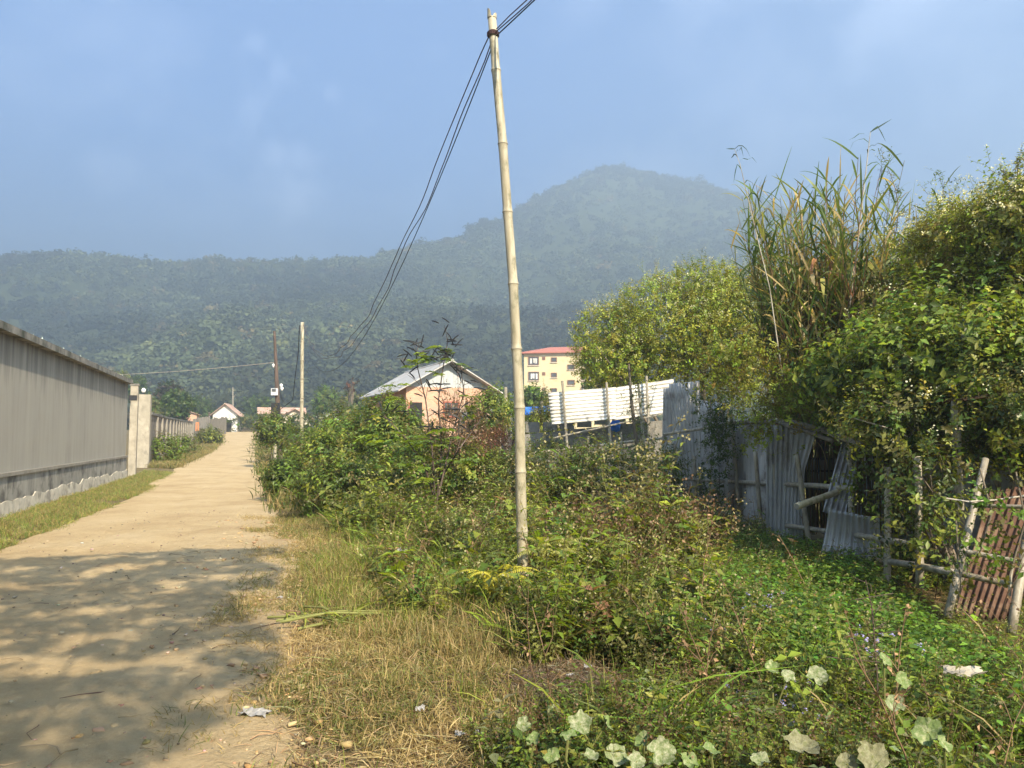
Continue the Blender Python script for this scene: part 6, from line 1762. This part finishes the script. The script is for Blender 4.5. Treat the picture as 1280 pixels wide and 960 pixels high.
# ------------------------------------------------------------------ shade tree behind the viewer (casts the dappled shade on the road)
def shade_tree():
    r = np.random.default_rng(501); Sv = np.array(S_DIR)
    n = 150000; gx_ = r.uniform(-13.5, .6, n); gy_ = r.uniform(1.5, 11.6, n)
    edge = 10.05 + (gx_ + 6.7) * .36 + .30 * (fbm(gx_ * 1.9, gx_ * 0 + 4, 151, 3) - .5)       # far rim of the shade
    rim = -1.75 - .30 * (gy_ - 5.0) * (gy_ > 5) * .9 + 1.1 * (fbm(gy_ * .9, gy_ * 0 + 1, 152, 3) - .5)
    st_ = fbm(gx_ * .75 + .2 * gy_, gy_ * 2.9 - .34 * gx_ + .12 * gx_ * gx_ * .3, 153, 3)
    gap = sstep(.56, .575, st_ - .17 * sstep(5.5, 9, gy_)) * .995                                     # streaks of sun, wider towards the viewer
    sp_ = sstep(.63, .65, fbm(gx_ * 2.9, gy_ * 3.4, 154, 2)) * .98
    ok = (gy_ < edge) & (gx_ < rim) & (r.random(n) > np.maximum(gap, sp_))
    gx_, gy_ = gx_[ok], gy_[ok]; m = len(gx_)
    hgt = 4.85 + .9 * r.random(m) + .12 * np.maximum(0, gy_ - 8)
    ex = 15000; ax_ = r.uniform(-22, 10, ex); ay_ = r.uniform(-16, 8, ex); k_ = (((ay_ < 1.2) & (ax_ < 9 - .2 * ay_)) | (ax_ < -11)) & (r.random(ex) < .85); gx_ = np.concatenate([gx_, ax_[k_]]); gy_ = np.concatenate([gy_, ay_[k_]]); big_ = np.arange(len(gx_)) >= m; m = len(gx_)  # extra unseen leaves added to block skylight and deepen the road shade
    hgt = np.concatenate([hgt, 6.6 + 4.5 * r.random(m - len(hgt)) ** 1.2])
    P_ = np.stack([gx_, gy_, np.zeros(m)], 1) + Sv[None] * (hgt / Sv[2])[:, None]
    root = thing('shade_tree', 'broad shade tree with an open crown standing over the near road', 'tree', (3.4, -7.6, 0))
    s = Scatter(); s.put(TWL, P_, r.normal(size=(m, 3)) + UP * .2, np.where(big_, r.uniform(1.1, 1.6, m), r.uniform(.25, .34, m)), mixcol([G_MD, G_BR, G_DK], m, r=r), r=r)
    s.build('foliage', M['leaf'], root)
    b = MB(); f0 = np.array([3.4, -7.6, -.2]); fork = np.array([2.6, -6.6, 4.0]); b.tube([f0, np.array([3.2, -7.3, 2.0]), fork], [.32, .25, .2], 12)
    b.build('trunk', M['bark'], root); l = MB()
    for q in r.choice(m, 12, replace=False):
        e = P_[q]; md = (fork + e) / 2 + np.array([0, 0, .6]); l.tube([fork, md, e], [.03, .02, .008], 6)
    l.build('limb', M['bark'], root)
SUN_AZ = math.radians(30); SUN_EL = math.radians(36)
S_DIR = (math.sin(SUN_AZ) * math.cos(SUN_EL), -math.cos(SUN_AZ) * math.cos(SUN_EL), math.sin(SUN_EL))
shade_tree()
vine('ladder_vine', 'sparse leafy vine straggling over the ladder shaped frame', [[at(1225, 585, 7.0), at(1240, 640, 6.9), at(1222, 700, 6.9)], [at(1270, 590, 6.8), at(1282, 650, 6.7), at(1262, 720, 6.7)], [at(1195, 650, 7.1), at(1200, 720, 7.0)]], 66, [G_MD, G_BR, G_YL, G_OL], None, .12, 44, sc=(.6, 1.0), down=.2)
# ------------------------------------------------------------------ light, air, sky
SUN_AZ = math.radians(30)      # to the right of straight behind the camera
SUN_EL = math.radians(36)
S = Vector((math.sin(SUN_AZ) * math.cos(SUN_EL), -math.cos(SUN_AZ) * math.cos(SUN_EL), math.sin(SUN_EL)))
sd = bpy.data.lights.new('sun', 'SUN'); sd.energy = 5.0; sd.angle = math.radians(.48); sd.color = (1.0, .88, .68)
so = bpy.data.objects.new('sun', sd); COL.objects.link(so)
so.rotation_euler = S.to_track_quat('Z', 'Y').to_euler(); so.location = (30, -50, 60)

w = bpy.data.worlds.new('World'); SC.world = w; w.use_nodes = True
nt = w.node_tree; nt.nodes.clear()
wo = nt.nodes.new('ShaderNodeOutputWorld'); bg = nt.nodes.new('ShaderNodeBackground')
sky = nt.nodes.new('ShaderNodeTexSky'); sky.sky_type = 'NISHITA'; sky.sun_disc = False
sky.sun_elevation = SUN_EL; sky.sun_rotation = math.atan2(S.x, S.y)
sky.altitude = 1200; sky.air_density = 1.0; sky.dust_density = 0.3; sky.ozone_density = 4.5
bg.inputs['Strength'].default_value = SKY_STRENGTH = .05
# faint cloud wisps in the sky itself
tc = N(nt, 'ShaderNodeTexCoord')
nz = N(nt, 'ShaderNodeTexNoise'); nz.inputs['Scale'].default_value = 3.1; nz.inputs['Detail'].default_value = 7; nz.inputs['Roughness'].default_value = .55
mp = N(nt, 'ShaderNodeMapping'); mp.inputs['Scale'].default_value = (1, 1, 1.6); mp.inputs['Location'].default_value = (.3, .1, .2)
nt.links.new(tc.outputs['Generated'], mp.inputs['Vector']); nt.links.new(mp.outputs['Vector'], nz.inputs['Vector'])
cf = ramp(nt, nz.outputs['Fac'], [(.50, (0, 0, 0)), (.95, (.16, .16, .16))])


def wisp(px_u, px_v, size, amt):
    d = ray(px_u, px_v); d = d / np.linalg.norm(d)
    vm = N(nt, 'ShaderNodeVectorMath', operation='DISTANCE'); vm.inputs[1].default_value = tuple(d); nt.links.new(tc.outputs['Generated'], vm.inputs[0])
    n2 = N(nt, 'ShaderNodeTexNoise'); n2.inputs['Scale'].default_value = 12; n2.inputs['Detail'].default_value = 6
    nt.links.new(tc.outputs['Generated'], n2.inputs['Vector'])
    ad = N(nt, 'ShaderNodeMath', operation='MULTIPLY_ADD'); nt.links.new(n2.outputs['Fac'], ad.inputs[0]); ad.inputs[1].default_value = -size * 3.0
    nt.links.new(vm.outputs['Value'], ad.inputs[2])
    mr = N(nt, 'ShaderNodeMapRange', interpolation_type='SMOOTHSTEP')
    mr.inputs['From Min'].default_value = -size * 1.8; mr.inputs['From Max'].default_value = -size * .75
    mr.inputs['To Min'].default_value = amt; mr.inputs['To Max'].default_value = 0
    nt.links.new(ad.outputs[0], mr.inputs['Value'])
    return mr.outputs[0]


c = mixc(nt, 1.0, sky.outputs['Color'], (.14, .72, 1.12), 'MULTIPLY')
c = mixc(nt, cf, c, (24, 25, 26))
for a_ in ((352, 188, .10, .13), (125, 205, .04, .06), (960, 60, .22, .035), (1160, 30, .18, .035)):
    c = mixc(nt, wisp(*a_), c, (22, 23, 25))
nt.links.new(c, bg.inputs['Color']); nt.links.new(bg.outputs[0], wo.inputs['Surface'])

if HAZE > 0:
    hb = MB().box((0, 40, 182), (3400, 3340, 384)).build('haze', None)
    hm, hnt, hout = new_mat('haze_air')
    pv = N(hnt, 'ShaderNodeVolumePrincipled'); pv.inputs['Density'].default_value = HAZE
    pv.inputs['Color'].default_value = HAZE_COL; pv.inputs['Anisotropy'].default_value = HAZE_G
    hnt.links.new(pv.outputs[0], hout.inputs['Volume'])
    hb.data.materials.append(hm)
    tag(hb, 'thin pale morning haze over the whole valley', 'haze', kind='stuff')

SC.render.engine = 'CYCLES'
cy = SC.cycles
cy.use_denoising = True
try: cy.denoiser = 'OPENIMAGEDENOISE'
except Exception: pass
cy.max_bounces = 6; cy.diffuse_bounces = 3; cy.glossy_bounces = 2; cy.transmission_bounces = 3; cy.volume_bounces = 1
cy.transparent_max_bounces = 4
cy.sample_clamp_indirect = 4
cy.use_adaptive_sampling = True; cy.adaptive_threshold = .01
SC.view_settings.view_transform = 'Standard'; SC.view_settings.look = 'None'
SC.view_settings.gamma = 1; SC.view_settings.exposure = EXPOSURE
